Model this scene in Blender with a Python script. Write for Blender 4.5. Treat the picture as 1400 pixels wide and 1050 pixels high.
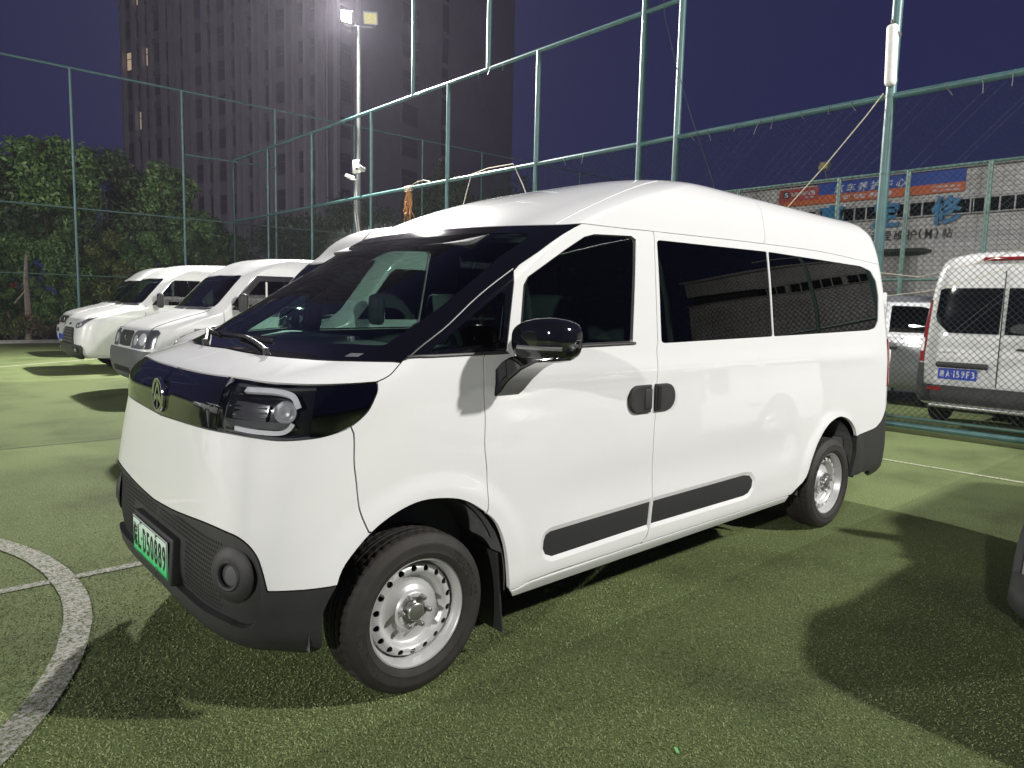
import bpy, bmesh, math, random
import numpy as np
from mathutils import Vector, Matrix, Euler
from mathutils.geometry import delaunay_2d_cdt

for o in list(bpy.data.objects):
    bpy.data.objects.remove(o, do_unlink=True)
scn = bpy.context.scene
COL = scn.collection
random.seed(7)

# ---------------------------------------------------------------- camera
def camera_axes(yaw, pitch, roll):
    F = Vector((math.cos(pitch)*math.cos(yaw), math.cos(pitch)*math.sin(yaw), -math.sin(pitch)))
    R = Vector((math.sin(yaw), -math.cos(yaw), 0))
    D = F.cross(R)
    R2 = R*math.cos(roll) + D*math.sin(roll)
    D2 = -R*math.sin(roll) + D*math.cos(roll)
    return R2, D2, F
cam_d = bpy.data.cameras.new('camera')
cam = bpy.data.objects.new('camera', cam_d)
COL.objects.link(cam)
R2, D2, F = camera_axes(math.radians(48.397), math.radians(6.244), math.radians(-1.4285))
m = Matrix((R2, -D2, -F)).transposed().to_4x4()
m.translation = Vector((0, 0, 1.5))
cam.matrix_world = m
cam_d.sensor_fit = 'HORIZONTAL'
cam_d.sensor_width = 36.0
cam_d.lens = 978.7/1400*36.0
cam_d.clip_start = 0.05
cam_d.clip_end = 2000
scn.camera = cam
scn.render.resolution_x, scn.render.resolution_y = 1024, 768
scn.view_settings.view_transform = 'Standard'
scn.view_settings.look = 'None'
scn.view_settings.exposure = 0.0
scn.view_settings.gamma = 1.0
scn.view_settings.use_curve_mapping = False

# ---------------------------------------------------------------- dusk sky
world = bpy.data.worlds.new('World')
scn.world = world
world.use_nodes = True
wn = world.node_tree
wn.nodes.clear()
w_out = wn.nodes.new('ShaderNodeOutputWorld')
w_bg = wn.nodes.new('ShaderNodeBackground')
sky = wn.nodes.new('ShaderNodeTexSky')
sky.sky_type = 'NISHITA'
sky.sun_disc = False
sky.sun_elevation = math.radians(-3.5)
sky.sun_rotation = math.radians(100)
sky.ozone_density = 4.0
w_tint = wn.nodes.new('ShaderNodeMixRGB')
w_tint.blend_type = 'MULTIPLY'
w_tint.inputs[0].default_value = 1.0
w_tint.inputs[2].default_value = (1.0, 0.86, 1.0, 1)
wn.links.new(sky.outputs[0], w_tint.inputs[1])
w_add = wn.nodes.new('ShaderNodeMixRGB')          # city sky-glow, the same in every direction
w_add.blend_type = 'ADD'
w_add.inputs[0].default_value = 1.0
w_add.inputs[2].default_value = (0.17, 0.18, 0.60, 1)
wn.links.new(w_tint.outputs[0], w_add.inputs[1])
wn.links.new(w_add.outputs[0], w_bg.inputs[0])
w_bg.inputs[1].default_value = 0.1
wn.links.new(w_bg.outputs[0], w_out.inputs[0])

# the light of each floodlight, plus one spot added for the workshop (the lamp heads themselves are built with their poles)
FLOODS_AND_FILL = [  # position, aim, power
    ((9.55, 17.60, 8.95), (1.5, 8.0, 0.0), 25000),
    ((9.55, -7.60, 8.95), (2.0, 3.0, 0.0), 9900),
    ((10.35, -7.60, 8.95), (30.0, 9.0, 4.0), 6500),  # spot added to brighten the workshop wall; no such lamp known there
    ((-24.0, -8.00, 9.60), (2.0, 4.0, 0.0), 18500),
    ((-24.0, 17.6, 9.60), (3.0, 12.0, 0.0), 17500),
]
for k, (p, t, e) in enumerate(FLOODS_AND_FILL):
    ld = bpy.data.lights.new('flood_or_fill_beam', 'SPOT')
    ld.energy = e
    ld.color = (1.0, 0.975, 0.93)
    ld.spot_size = math.radians(150)
    ld.spot_blend = 0.6
    ld.shadow_soft_size = 0.28
    lo = bpy.data.objects.new('flood_or_fill_beam', ld)
    COL.objects.link(lo)
    lo.location = p
    lo.rotation_euler = (Vector(t)-Vector(p)).to_track_quat('-Z', 'Y').to_euler()
    lo['label'] = 'light beam of a tall court floodlight or added workshop spot'
    lo['category'] = 'light'

# ---------------------------------------------------------------- materials
MAT = {}
def _nt(name):
    m = bpy.data.materials.new(name)
    m.use_nodes = True
    MAT[name] = m
    return m, m.node_tree, m.node_tree.nodes['Principled BSDF']
def simple(name, col, rough=0.5, metal=0.0, coat=0.0, spec=0.5, emit=None, estr=0.0,
           noise=0.0, nscale=20.0, bump=0.0, bscale=200.0, coat_r=0.03, rnoise=0.0):
    m, nt, b = _nt(name)
    b.inputs['Base Color'].default_value = (*col, 1)
    b.inputs['Roughness'].default_value = rough
    b.inputs['Metallic'].default_value = metal
    b.inputs['Coat Weight'].default_value = coat
    b.inputs['Coat Roughness'].default_value = coat_r
    b.inputs['Specular IOR Level'].default_value = spec
    if emit:
        b.inputs['Emission Color'].default_value = (*emit, 1)
        b.inputs['Emission Strength'].default_value = estr
    if noise or bump or rnoise:
        tc = nt.nodes.new('ShaderNodeTexCoord')
        if noise or rnoise:
            n = nt.nodes.new('ShaderNodeTexNoise')
            n.inputs['Scale'].default_value = nscale
            n.inputs['Detail'].default_value = 6
            n.inputs['Roughness'].default_value = 0.65
            nt.links.new(tc.outputs['Object'], n.inputs['Vector'])
            if noise:
                r = nt.nodes.new('ShaderNodeMapRange')
                r.inputs[1].default_value = 0.3; r.inputs[2].default_value = 0.7
                r.inputs[3].default_value = 1-noise; r.inputs[4].default_value = 1+noise
                nt.links.new(n.outputs[0], r.inputs[0])
                mx = nt.nodes.new('ShaderNodeMixRGB'); mx.blend_type = 'MULTIPLY'
                mx.inputs[0].default_value = 1
                mx.inputs[1].default_value = (*col, 1)
                nt.links.new(r.outputs[0], mx.inputs[2])
                nt.links.new(mx.outputs[0], b.inputs['Base Color'])
            if rnoise:
                r = nt.nodes.new('ShaderNodeMapRange')
                r.inputs[1].default_value = 0.35; r.inputs[2].default_value = 0.7
                r.inputs[3].default_value = max(0, rough-rnoise); r.inputs[4].default_value = rough+rnoise
                nt.links.new(n.outputs[0], r.inputs[0])
                nt.links.new(r.outputs[0], b.inputs['Roughness'])
        if bump:
            n2 = nt.nodes.new('ShaderNodeTexNoise')
            n2.inputs['Scale'].default_value = bscale
            n2.inputs['Detail'].default_value = 3
            nt.links.new(tc.outputs['Object'], n2.inputs['Vector'])
            bp = nt.nodes.new('ShaderNodeBump')
            bp.inputs['Strength'].default_value = bump
            bp.inputs['Distance'].default_value = 0.002
            nt.links.new(n2.outputs[0], bp.inputs['Height'])
            nt.links.new(bp.outputs[0], b.inputs['Normal'])
    return m
def glass(name, tint, refl=1.0, rough=0.0, ior=1.5):
    m = bpy.data.materials.new(name); m.use_nodes = True; MAT[name] = m
    nt = m.node_tree; nt.nodes.clear()
    out = nt.nodes.new('ShaderNodeOutputMaterial')
    mix = nt.nodes.new('ShaderNodeMixShader')
    tr = nt.nodes.new('ShaderNodeBsdfTransparent'); tr.inputs[0].default_value = (*tint, 1)
    gl = nt.nodes.new('ShaderNodeBsdfGlossy'); gl.inputs['Roughness'].default_value = rough
    gl.inputs[0].default_value = (refl, refl, refl, 1)
    fr = nt.nodes.new('ShaderNodeFresnel'); fr.inputs[0].default_value = ior
    nt.links.new(fr.outputs[0], mix.inputs[0])
    nt.links.new(tr.outputs[0], mix.inputs[1]); nt.links.new(gl.outputs[0], mix.inputs[2])
    nt.links.new(mix.outputs[0], out.inputs[0])
    return m

simple('van_white', (0.76, 0.765, 0.76), rough=0.5, spec=0.25, coat=1.0, coat_r=0.02, noise=0.02, nscale=1.5)
simple('old_white', (0.62, 0.625, 0.62), rough=0.38, coat=0.8, coat_r=0.06, noise=0.05, nscale=3)
simple('gloss_black', (0.006, 0.006, 0.008), rough=0.08, coat=1.0, coat_r=0.0)
simple('frit_black', (0.004, 0.004, 0.006), rough=0.05, coat=0.6, coat_r=0.0)
simple('plastic_black', (0.022, 0.022, 0.023), rough=0.55, noise=0.12, nscale=30, bump=0.25, bscale=900)
simple('plastic_grey', (0.075, 0.078, 0.08), rough=0.6, noise=0.15, nscale=20, bump=0.2, bscale=700)
simple('rubber_tyre', (0.021, 0.0182, 0.016), rough=0.72, noise=0.3, nscale=14, bump=0.2, bscale=500)
simple('rubber_seal', (0.012, 0.012, 0.012), rough=0.5)
simple('rim_silver', (0.56, 0.56, 0.555), rough=0.40, metal=0.35, noise=0.05, nscale=18, rnoise=0.06)
simple('steel', (0.42, 0.42, 0.41), rough=0.35, metal=0.9, noise=0.1, nscale=30)
simple('chrome', (0.78, 0.78, 0.8), rough=0.08, metal=1.0)
simple('well_grey', (0.12, 0.122, 0.125), rough=0.8, noise=0.35, nscale=12, bump=0.5, bscale=60)
simple('inner_dark', (0.11, 0.115, 0.115), rough=0.8)
simple('dash_grey', (0.42, 0.43, 0.43), rough=0.75, noise=0.08, nscale=30)
simple('trim_dark', (0.05, 0.052, 0.053), rough=0.7, noise=0.15, nscale=25)
simple('trim_light', (0.30, 0.31, 0.30), rough=0.75, noise=0.1, nscale=20)
simple('seat_fabric', (0.085, 0.088, 0.09), rough=0.9, noise=0.2, nscale=60)
simple('lamp_white', (0.82, 0.83, 0.85), rough=0.25, spec=0.6)
simple('lamp_chrome', (0.7, 0.71, 0.73), rough=0.12, metal=1.0)
simple('amber', (0.5, 0.2, 0.03), rough=0.2)
simple('plate_white', (0.72, 0.76, 0.72), rough=0.4)
simple('ink_black', (0.01, 0.012, 0.01), rough=0.5)
simple('red_lamp', (0.24, 0.008, 0.012), rough=0.12, coat=1.0)
glass('glass_clear', (0.90, 0.94, 0.92))
glass('glass_screen', (0.68, 0.90, 0.79))
glass('glass_door', (0.20, 0.27, 0.25))
glass('glass_privacy', (0.018, 0.020, 0.024))
glass('glass_van', (0.16, 0.19, 0.19))
glass('lens', (0.93, 0.94, 0.95))

# ---------------------------------------------------------------- object and mesh helpers
def tag(o, label=None, cat=None, group=None, kind=None):
    if label: o['label'] = label
    if cat: o['category'] = cat
    if group: o['group'] = group
    if kind: o['kind'] = kind
    return o
def empty(name, loc=(0, 0, 0), rz=0.0):
    o = bpy.data.objects.new(name, None)
    COL.objects.link(o)
    o.location = loc; o.rotation_euler = (0, 0, rz)
    o.empty_display_size = 0.2
    return o
def copy_tree(o, parent=None):
    c = o.copy(); COL.objects.link(c); c.parent = parent
    for ch in list(o.children):
        copy_tree(ch, c)
    return c
def link_mesh(name, me, mat, parent=None):
    o = bpy.data.objects.new(name, me)
    COL.objects.link(o)
    if mat is not None:
        me.materials.append(MAT[mat] if isinstance(mat, str) else mat)
    if parent is not None:
        o.parent = parent
    return o

class MB:
    """collects simple solids; build() links them as one mesh object"""
    def __init__(s): s.v = []; s.f = []
    def add(s, vs, fs):
        b = len(s.v)
        s.v += [tuple(v) for v in vs]
        s.f += [tuple(i+b for i in f) for f in fs]
        return s
    def box(s, c, d, rot=None, taper=None):
        hx, hy, hz = d[0]/2, d[1]/2, d[2]/2
        vs = []
        for z in (-1, 1):
            k = 1 if (taper is None or z < 0) else taper
            for x, y in ((-1, -1), (1, -1), (1, 1), (-1, 1)):
                vs.append(Vector((x*hx*k, y*hy*k, z*hz)))
        if rot is not None:
            e = rot if isinstance(rot, Matrix) else Euler(rot).to_matrix()
            vs = [e @ v for v in vs]
        vs = [v+Vector(c) for v in vs]
        return s.add(vs, [(3, 2, 1, 0), (4, 5, 6, 7), (0, 1, 5, 4), (1, 2, 6, 5), (2, 3, 7, 6), (3, 0, 4, 7)])
    def rbox(s, c, d, r=0.02, rot=None, seg=3):
        bm = bmesh.new()
        bmesh.ops.create_cube(bm, size=1)
        bmesh.ops.scale(bm, vec=d, verts=bm.verts)
        bmesh.ops.bevel(bm, geom=bm.edges[:], offset=min(r, 0.49*min(d)), segments=seg, profile=0.5, affect='EDGES')
        e = Matrix.Identity(3) if rot is None else (rot if isinstance(rot, Matrix) else Euler(rot).to_matrix())
        bm.verts.index_update()
        vs = [e @ v.co + Vector(c) for v in bm.verts]
        fs = [[v.index for v in f.verts] for f in bm.faces]
        bm.free()
        return s.add(vs, fs)
    def cyl(s, p, q, r0, r1=None, n=12, caps=True):
        r1 = r0 if r1 is None else r1
        p = Vector(p); q = Vector(q); d = (q-p).normalized()
        a = d.orthogonal().normalized(); b = d.cross(a)
        vs = []
        for pt, r in ((p, r0), (q, r1)):
            for k in range(n):
                t = 2*math.pi*k/n
                vs.append(pt+(a*math.cos(t)+b*math.sin(t))*r)
        fs = [(k, (k+1) % n, n+(k+1) % n, n+k) for k in range(n)]
        if caps: fs += [tuple(reversed(range(n))), tuple(range(n, 2*n))]
        return s.add(vs, fs)
    def tube(s, pts, r, n=6, closed=False):
        pts = [Vector(p) for p in pts]
        N = len(pts); rr = r if hasattr(r, '__len__') else [r]*N
        vs = []; prev = None
        for i, p in enumerate(pts):
            t = (pts[min(i+1, N-1)]-pts[max(i-1, 0)])
            if closed: t = pts[(i+1) % N]-pts[i-1]
            t.normalize()
            a = t.orthogonal().normalized() if prev is None else (prev-t*prev.dot(t)).normalized()
            prev = a; b = t.cross(a)
            for k in range(n):
                an = 2*math.pi*k/n
                vs.append(p+(a*math.cos(an)+b*math.sin(an))*rr[i])
        fs = []
        for i in range(N if closed else N-1):
            j = (i+1) % N
            for k in range(n):
                fs.append((i*n+k, i*n+(k+1) % n, j*n+(k+1) % n, j*n+k))
        if not closed:
            fs += [tuple(reversed(range(n))), tuple(range((N-1)*n, N*n))]
        return s.add(vs, fs)
    def lathe(s, prof, c=(0, 0, 0), n=48, closed=False, axis='Y', wob=None):
        """prof: (radius, offset along the axis)"""
        vs = []
        for k in range(n):
            t = 2*math.pi*k/n; ct, st = math.cos(t), math.sin(t)
            for i, (r, a) in enumerate(prof):
                if wob: r = r+wob(k, i)
                if axis == 'Y': vs.append((c[0]+r*ct, c[1]+a, c[2]+r*st))
                elif axis == 'X': vs.append((c[0]+a, c[1]+r*ct, c[2]+r*st))
                else: vs.append((c[0]+r*ct, c[1]+r*st, c[2]+a))
        P = len(prof); fs = []
        for k in range(n):
            k2 = (k+1) % n
            for i in range(P-1 if not closed else P):
                j = (i+1) % P
                fs.append((k*P+i, k*P+j, k2*P+j, k2*P+i))
        return s.add(vs, fs)
    def prism(s, poly, o, ux, uy, depth):
        """2-D polygon (any winding) in the plane o+ux*a+uy*b, extruded along ux x uy"""
        o, ux, uy = Vector(o), Vector(ux), Vector(uy)
        nrm = ux.cross(uy).normalized()
        n = len(poly)
        vs = [o+ux*a+uy*b for a, b in poly]+[o+ux*a+uy*b+nrm*depth for a, b in poly]
        fs = [tuple(range(n)), tuple(range(2*n-1, n-1, -1))]
        fs += [(i, n+i, n+(i+1) % n, (i+1) % n) for i in range(n)]
        return s.add(vs, fs)
    def mesh(s, name, smooth=35, fix=True):
        me = bpy.data.meshes.new(name)
        me.from_pydata(s.v, [], s.f)
        if fix:
            bm = bmesh.new(); bm.from_mesh(me)
            bmesh.ops.recalc_face_normals(bm, faces=bm.faces)
            bm.to_mesh(me); bm.free()
        if smooth:
            me.shade_smooth()
            me.set_sharp_from_angle(angle=math.radians(smooth))
        return me
    def build(s, name, mat, parent=None, smooth=35, fix=True):
        return link_mesh(name, s.mesh(name, smooth, fix), mat, parent)

def text_mesh(name, body, size, mat, parent, o, ux, uy, extrude=0.002, align='CENTER', sx=1.0, bold=0.0, shear=0.0, fit=None):
    """lettering as a thin solid lying in the plane o+ux*a+uy*b"""
    cu = bpy.data.curves.new(name, 'FONT')
    cu.body = body; cu.size = size; cu.align_x = align; cu.align_y = 'CENTER'
    cu.extrude = extrude; cu.offset = bold; cu.shear = shear
    cu.resolution_u = 3
    t = bpy.data.objects.new(name, cu); COL.objects.link(t)
    dg = bpy.context.evaluated_depsgraph_get()
    me = bpy.data.meshes.new_from_object(t.evaluated_get(dg))
    bpy.data.objects.remove(t, do_unlink=True)
    me.name = name
    co = np.zeros(len(me.vertices)*3); me.vertices.foreach_get('co', co); co = co.reshape(-1, 3)
    if fit is not None and len(co):      # centre the drawn outline and fit it into (width, height)
        lo, hi = co.min(0), co.max(0)
        co[:, 0] = (co[:, 0]-(lo[0]+hi[0])/2)*fit[0]/max(hi[0]-lo[0], 1e-6)
        co[:, 1] = (co[:, 1]-(lo[1]+hi[1])/2)*fit[1]/max(hi[1]-lo[1], 1e-6)
    else:
        co[:, 0] *= sx
    ux, uy = np.array(ux, float), np.array(uy, float); nn = np.cross(ux, uy)
    w = np.array(o, float)+co[:, :1]*ux+co[:, 1:2]*uy+co[:, 2:3]*nn
    me.vertices.foreach_set('co', w.ravel()); me.update()
    me.materials.clear()
    return link_mesh(name, me, mat, parent)
# ---------------------------------------------------------------- lofted vehicle bodies
def _sup(W, D, n, m, N):
    th = np.linspace(0, 1, 3000)*np.pi/2
    y = np.sin(th)**(2/n); x = 1-np.clip(np.cos(th), 0, 1)**(2/m)
    yy = np.linspace(0, y[1], 50)[:-1]
    y = np.r_[yy, y[1:]]*W; x = np.r_[np.zeros_like(yy), x[1:]]*D
    s = np.r_[0, np.cumsum(np.hypot(np.diff(x), np.diff(y)))]
    q = np.linspace(0, s[-1], N)
    return np.interp(q, s, x), np.interp(q, s, y)

class Body:
    """half body: rows of plan outlines (front centre -> side -> rear centre) stacked upwards.
    local frame: x from the nose to the rear, y to one side, z up."""
    def __init__(s, rows, NF=48, NS=150, NR=24, NV=260, disp=None, rear_n=9):
        C = []
        for Xc, D, W, n, m, zf, zs, zr, Xr, Dr in rows:
            W = max(W, 1e-6)
            xf, yf = _sup(W, D, n, m, NF); xr, yr = _sup(W, Dr, rear_n, 2.0, NR)
            xs = np.linspace(Xc+D, Xr-Dr, NS+2)[1:-1]
            x = np.r_[Xc+xf, xs, (Xr-xr)[::-1]]; y = np.r_[yf, np.full(NS, W), yr[::-1]]
            u = np.r_[np.linspace(0, 1, NF), 1+np.linspace(0, 1, NS+2)[1:-1], 2+np.linspace(0, 1, NR)]
            z = np.interp(u, [0, .45, 1, 1.05, 1.9, 2, 3], [zf, zf, zs, zs, zr, zr, zr])
            C.append(np.stack([x, y, z], 1))
        C = np.array(C)
        d = np.linalg.norm(np.diff(C, axis=0), axis=2).mean(1)
        v = np.r_[0, np.cumsum(d)]; h = np.diff(v)
        T = np.zeros_like(C); S = np.diff(C, axis=0)/h[:, None, None]
        T[1:-1] = (S[:-1]*h[1:, None, None]+S[1:]*h[:-1, None, None])/(h[1:]+h[:-1])[:, None, None]
        T[0] = S[0]; T[-1] = S[-1]
        vq = np.linspace(0, v[-1], NV)
        k = np.clip(np.searchsorted(v, vq, side='right')-1, 0, len(h)-1)
        t = ((vq-v[k])/h[k])[:, None, None]; hh = h[k][:, None, None]
        G = (2*t**3-3*t**2+1)*C[k]+(t**3-2*t**2+t)*hh*T[k]+(-2*t**3+3*t**2)*C[k+1]+(t**3-t**2)*hh*T[k+1]
        G[:, 0, 1] = 0; G[:, -1, 1] = 0
        du = np.linalg.norm(np.diff(C[:14], axis=1), axis=2).mean(0)
        s.um = np.r_[0, np.cumsum(du)]; s.vq = vq; s.vrow = v; s.G = G
        s.N = s._normals()
        if disp is not None:
            s.G = G+s.N*disp(G)[..., None]
            s.N = s._normals()
    def _normals(s):
        G = s.G
        a = np.gradient(G, axis=1); b = np.gradient(G, axis=0)
        n = np.cross(a, b); l = np.linalg.norm(n, axis=2, keepdims=True)
        n = n/np.maximum(l, 1e-12)
        n[:, 0, 1] = 0; n[:, -1, 1] = 0
        n[-1] = (0, 0, 1)
        sgn = 1 if n[len(n)//3, G.shape[1]//2, 1] > 0 else -1
        n = n*sgn
        n[-1] = (0, 0, 1)
        return n/np.maximum(np.linalg.norm(n, axis=2, keepdims=True), 1e-12)
    def P(s, uv, normal=False):
        uv = np.asarray(uv, float)
        a = np.interp(uv[:, 0], s.um, np.arange(len(s.um))); b = np.interp(uv[:, 1], s.vq, np.arange(len(s.vq)))
        j = np.clip(a.astype(int), 0, len(s.um)-2); i = np.clip(b.astype(int), 0, len(s.vq)-2)
        p = (a-j)[:, None]; q = (b-i)[:, None]
        f = lambda A: (A[i, j]*(1-p)+A[i, j+1]*p)*(1-q)+(A[i+1, j]*(1-p)+A[i+1, j+1]*p)*q
        if not normal: return f(s.G)
        n = f(s.N); n /= np.maximum(np.linalg.norm(n, axis=1, keepdims=True), 1e-9)
        return f(s.G), n
    def uv_near(s, pts, uv0):
        """closest surface parameters to 3-D points, by Gauss-Newton from uv0"""
        uv = np.array(uv0, float); e = 2e-3
        for _ in range(12):
            p = s.P(uv); Ju = (s.P(uv+[e, 0])-s.P(uv-[e, 0]))/(2*e); Jv = (s.P(uv+[0, e])-s.P(uv-[0, e]))/(2*e)
            r = pts-p
            a = (Ju*Ju).sum(1); b = (Ju*Jv).sum(1); c = (Jv*Jv).sum(1); d = (Ju*r).sum(1); g = (Jv*r).sum(1)
            det = np.maximum(a*c-b*b, 1e-12)
            uv = uv+np.clip(np.stack([(c*d-b*g)/det, (a*g-b*d)/det], 1), -.2, .2)
            uv[:, 0] = np.clip(uv[:, 0], 0, s.um[-1]); uv[:, 1] = np.clip(uv[:, 1], 0, s.vq[-1])
        return uv
    def side(s, pts):
        """side-view points (x, z) -> uv"""
        pts = np.asarray(pts, float)
        um = s.um; i0 = 47
        out = []
        lo = s.um[48]; hi = s.um[-25]
        U, V = np.meshgrid(np.linspace(lo*.6, hi+.1, 120), np.linspace(0, s.vq[-1]*.8, 120))
        uvg = np.stack([U.ravel(), V.ravel()], 1); X = s.P(uvg)
        for x, z in pts:
            k = np.argmin((X[:, 0]-x)**2+(X[:, 2]-z)**2); uv = uvg[k:k+1].copy()
            for _ in range(15):
                e = 2e-3; p = s.P(uv)[0]; a = (s.P(uv+[e, 0])[0]-p)/e; b = (s.P(uv+[0, e])[0]-p)/e
                M = np.array([[a[0], b[0]], [a[2], b[2]]]); r = np.array([x-p[0], z-p[2]])
                try: uv = uv+np.clip(np.linalg.solve(M, r), -.1, .1)
                except Exception: break
            out.append(uv[0])
        return np.array(out)
    def front(s, pts):
        """front-view points (y, z) -> uv"""
        out = []
        U, V = np.meshgrid(np.linspace(0, s.um[47], 80), np.linspace(0, s.vq[-1]*.8, 120))
        uvg = np.stack([U.ravel(), V.ravel()], 1); X = s.P(uvg)
        for y, z in pts:
            k = np.argmin((X[:, 1]-y)**2+(X[:, 2]-z)**2); uv = uvg[k:k+1].copy()
            for _ in range(15):
                e = 2e-3; p = s.P(uv)[0]; a = (s.P(uv+[e, 0])[0]-p)/e; b = (s.P(uv+[0, e])[0]-p)/e
                M = np.array([[a[1], b[1]], [a[2], b[2]]]); r = np.array([y-p[1], z-p[2]])
                try: uv = uv+np.clip(np.linalg.solve(M, r), -.1, .1)
                except Exception: break
            out.append([max(0, uv[0][0]), uv[0][1]])
        return np.array(out)
    def dens(s, L, h=0.03, closed=False, lin3d=True):
        """subdivide a uv polyline so that it runs straight in space between its corners"""
        L = np.asarray(L, float); out = []
        n = len(L)
        for i in range(n if closed else n-1):
            a, b = L[i], L[(i+1) % n]
            k = max(1, int(np.ceil(np.linalg.norm(b-a)/h)))
            t = np.arange(k)/k
            uv = a+(b-a)*t[:, None]
            if lin3d and k > 1:
                pa, pb = s.P(np.array([a, b]))
                uv2 = s.uv_near(pa+(pb-pa)*t[:, None], uv)
                uv2[0] = a
                uv = uv2
            out.append(uv)
        if not closed: out.append(L[-1:])
        return np.concatenate(out)

def spline(L, k=4, closed=False):
    """Catmull-Rom through uv points"""
    L = np.asarray(L, float); n = len(L); out = []
    for i in range(n if closed else n-1):
        if closed: p0, p1, p2, p3 = L[i-1], L[i], L[(i+1) % n], L[(i+2) % n]
        else: p0, p1, p2, p3 = L[max(i-1, 0)], L[i], L[i+1], L[min(i+2, n-1)]
        for t in np.arange(k)/k:
            out.append(.5*((2*p1)+(-p0+p2)*t+(2*p0-5*p1+4*p2-p3)*t*t+(-p0+3*p1-3*p2+p3)*t**3))
    if not closed: out.append(L[-1])
    return np.array(out)
def area2(P): 
    return 0.5*np.sum(P[:, 0]*np.roll(P[:, 1], -1)-np.roll(P[:, 0], -1)*P[:, 1])
def inset(P, d, keep0=False):
    """move a closed polygon inwards by d"""
    P = np.asarray(P, float)
    keep = np.r_[True, np.linalg.norm(np.diff(P, axis=0), axis=1) > 1e-5]; P = P[keep]
    if np.linalg.norm(P[0]-P[-1]) < 1e-5: P = P[:-1]
    if area2(P) < 0: P = P[::-1]
    e = np.roll(P, -1, 0)-P; l = np.linalg.norm(e, axis=1, keepdims=True); e = e/np.maximum(l, 1e-9)
    nrm = np.stack([-e[:, 1], e[:, 0]], 1)
    n0 = np.roll(nrm, 1, 0)
    b = n0+nrm; bl = (b*b).sum(1, keepdims=True)
    Q = P+b*(2*d/np.maximum(bl, 0.8))
    if keep0:
        m = P[:, 0] < 1e-6
        Q[m, 0] = 0
    return Q
def inside(P, q):
    x, y = q[:, 0], q[:, 1]; c = np.zeros(len(q), bool)
    for a, b in zip(P, np.roll(P, -1, 0)):
        if a[1] == b[1]: continue
        t = ((a[1] > y) != (b[1] > y)) & (x < (b[0]-a[0])*(y-a[1])/(b[1]-a[1])+a[0])
        c ^= t
    return c
def dist_to(P, q):
    d = np.full(len(q), 9.)
    for a, b in zip(P, np.roll(P, -1, 0)):
        e = b-a; t = np.clip(((q-a)@e)/max(e@e, 1e-12), 0, 1)
        d = np.minimum(d, np.linalg.norm(q-(a+t[:, None]*e), axis=1))
    return d
def tri_region(outer, holes, h):
    outer = np.asarray(outer); loops = [outer]+[np.asarray(x) for x in holes]
    lo, hi = outer.min(0), outer.max(0)
    gx = np.arange(lo[0]+h/2, hi[0], h); gy = np.arange(lo[1]+h/2, hi[1], h)
    q = np.array([(a, b) for a in gx for b in gy]) if len(gx) and len(gy) else np.zeros((0, 2))
    if len(q):
        ok = inside(outer, q)
        for x in loops[1:]: ok &= ~inside(x, q)
        q = q[ok]
        for x in loops:
            if len(q): q = q[dist_to(x, q) > .4*h]
    pts = []; edges = []
    for x in loops:
        b = len(pts); n = len(x)
        pts += [tuple(p) for p in x]; edges += [(b+i, b+(i+1) % n) for i in range(n)]
    pts += [tuple(p) for p in q]
    r = delaunay_2d_cdt([Vector(p) for p in pts], edges, [], 0, 1e-6)
    V = np.array([tuple(p) for p in r[0]]); T = [f for f in r[2]]
    c = np.array([V[list(f)].mean(0) for f in T])
    ok = inside(outer, c)
    for x in loops[1:]: ok &= ~inside(x, c)
    T = [f if area2(V[list(f)]) > 0 else tuple(reversed(f)) for f, k in zip(T, ok) if k]
    T = [f for f in T if abs(area2(V[list(f)])) > 1e-9]
    return V, T

def panel(body, name, outer, mat, parent, holes=(), gap=0.0026, depth=0.014, off=0.0, h=0.05, center=False, sides=(1,), rim=True, joined=False):
    """one body panel cut out of the lofted surface; center joins both halves at the centre line.
    Its edge is turned in by depth. Returns the objects made."""
    outer = inset(outer, gap, keep0=center)
    hs = [np.asarray(x) for x in holes]
    V, T = tri_region(outer, hs, h)
    P3, N3 = body.P(V, True)
    P3 = P3+N3*off
    loops = [outer]+hs
    objs = []
    def emit(sides_):
        vs, ns, fs = [], [], []
        for sd in sides_:
            m = np.array([1, sd, 1])
            b = len(vs)
            vs += list(P3*m); ns += list(N3*m)
            # domain (u, v) has normal a x b; find its handedness once
            for f in T:
                g = tuple(b+i for i in f)
                p = [vs[i] for i in g[:3]]
                nn = np.cross(p[1]-p[0], p[2]-p[0])
                fs.append(g if nn @ (ns[g[0]]+ns[g[1]]+ns[g[2]]) > 0 else tuple(reversed(g)))
            if rim and depth > 0:
                for L in loops:
                    p, n = body.P(L, True); p = (p+n*off)*m; n = n*m
                    k = len(L); b2 = len(vs)
                    c = p.mean(0)
                    vs += list(p); vs += list(p-n*depth)
                    e = np.roll(p, -1, 0)-np.roll(p, 1, 0)
                    w = np.cross(e, n); w /= np.maximum(np.linalg.norm(w, axis=1, keepdims=True), 1e-9)
                    ns += list(-w); ns += list(-w)
                    for i in range(k):
                        j = (i+1) % k
                        if center and L[i][0] < 1e-6 and L[j][0] < 1e-6: continue
                        fs.append((b2+i, b2+j, b2+k+j, b2+k+i))
        me = bpy.data.meshes.new(name)
        me.from_pydata([tuple(x) for x in vs], [], fs)
        me.shade_smooth()
        me.normals_split_custom_set_from_vertices([tuple(x) for x in ns])
        o = link_mesh(name, me, mat, parent)
        objs.append(o)
    if center or joined: emit((1, -1))
    else:
        for sd in sides: emit((sd,))
    return objs
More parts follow.
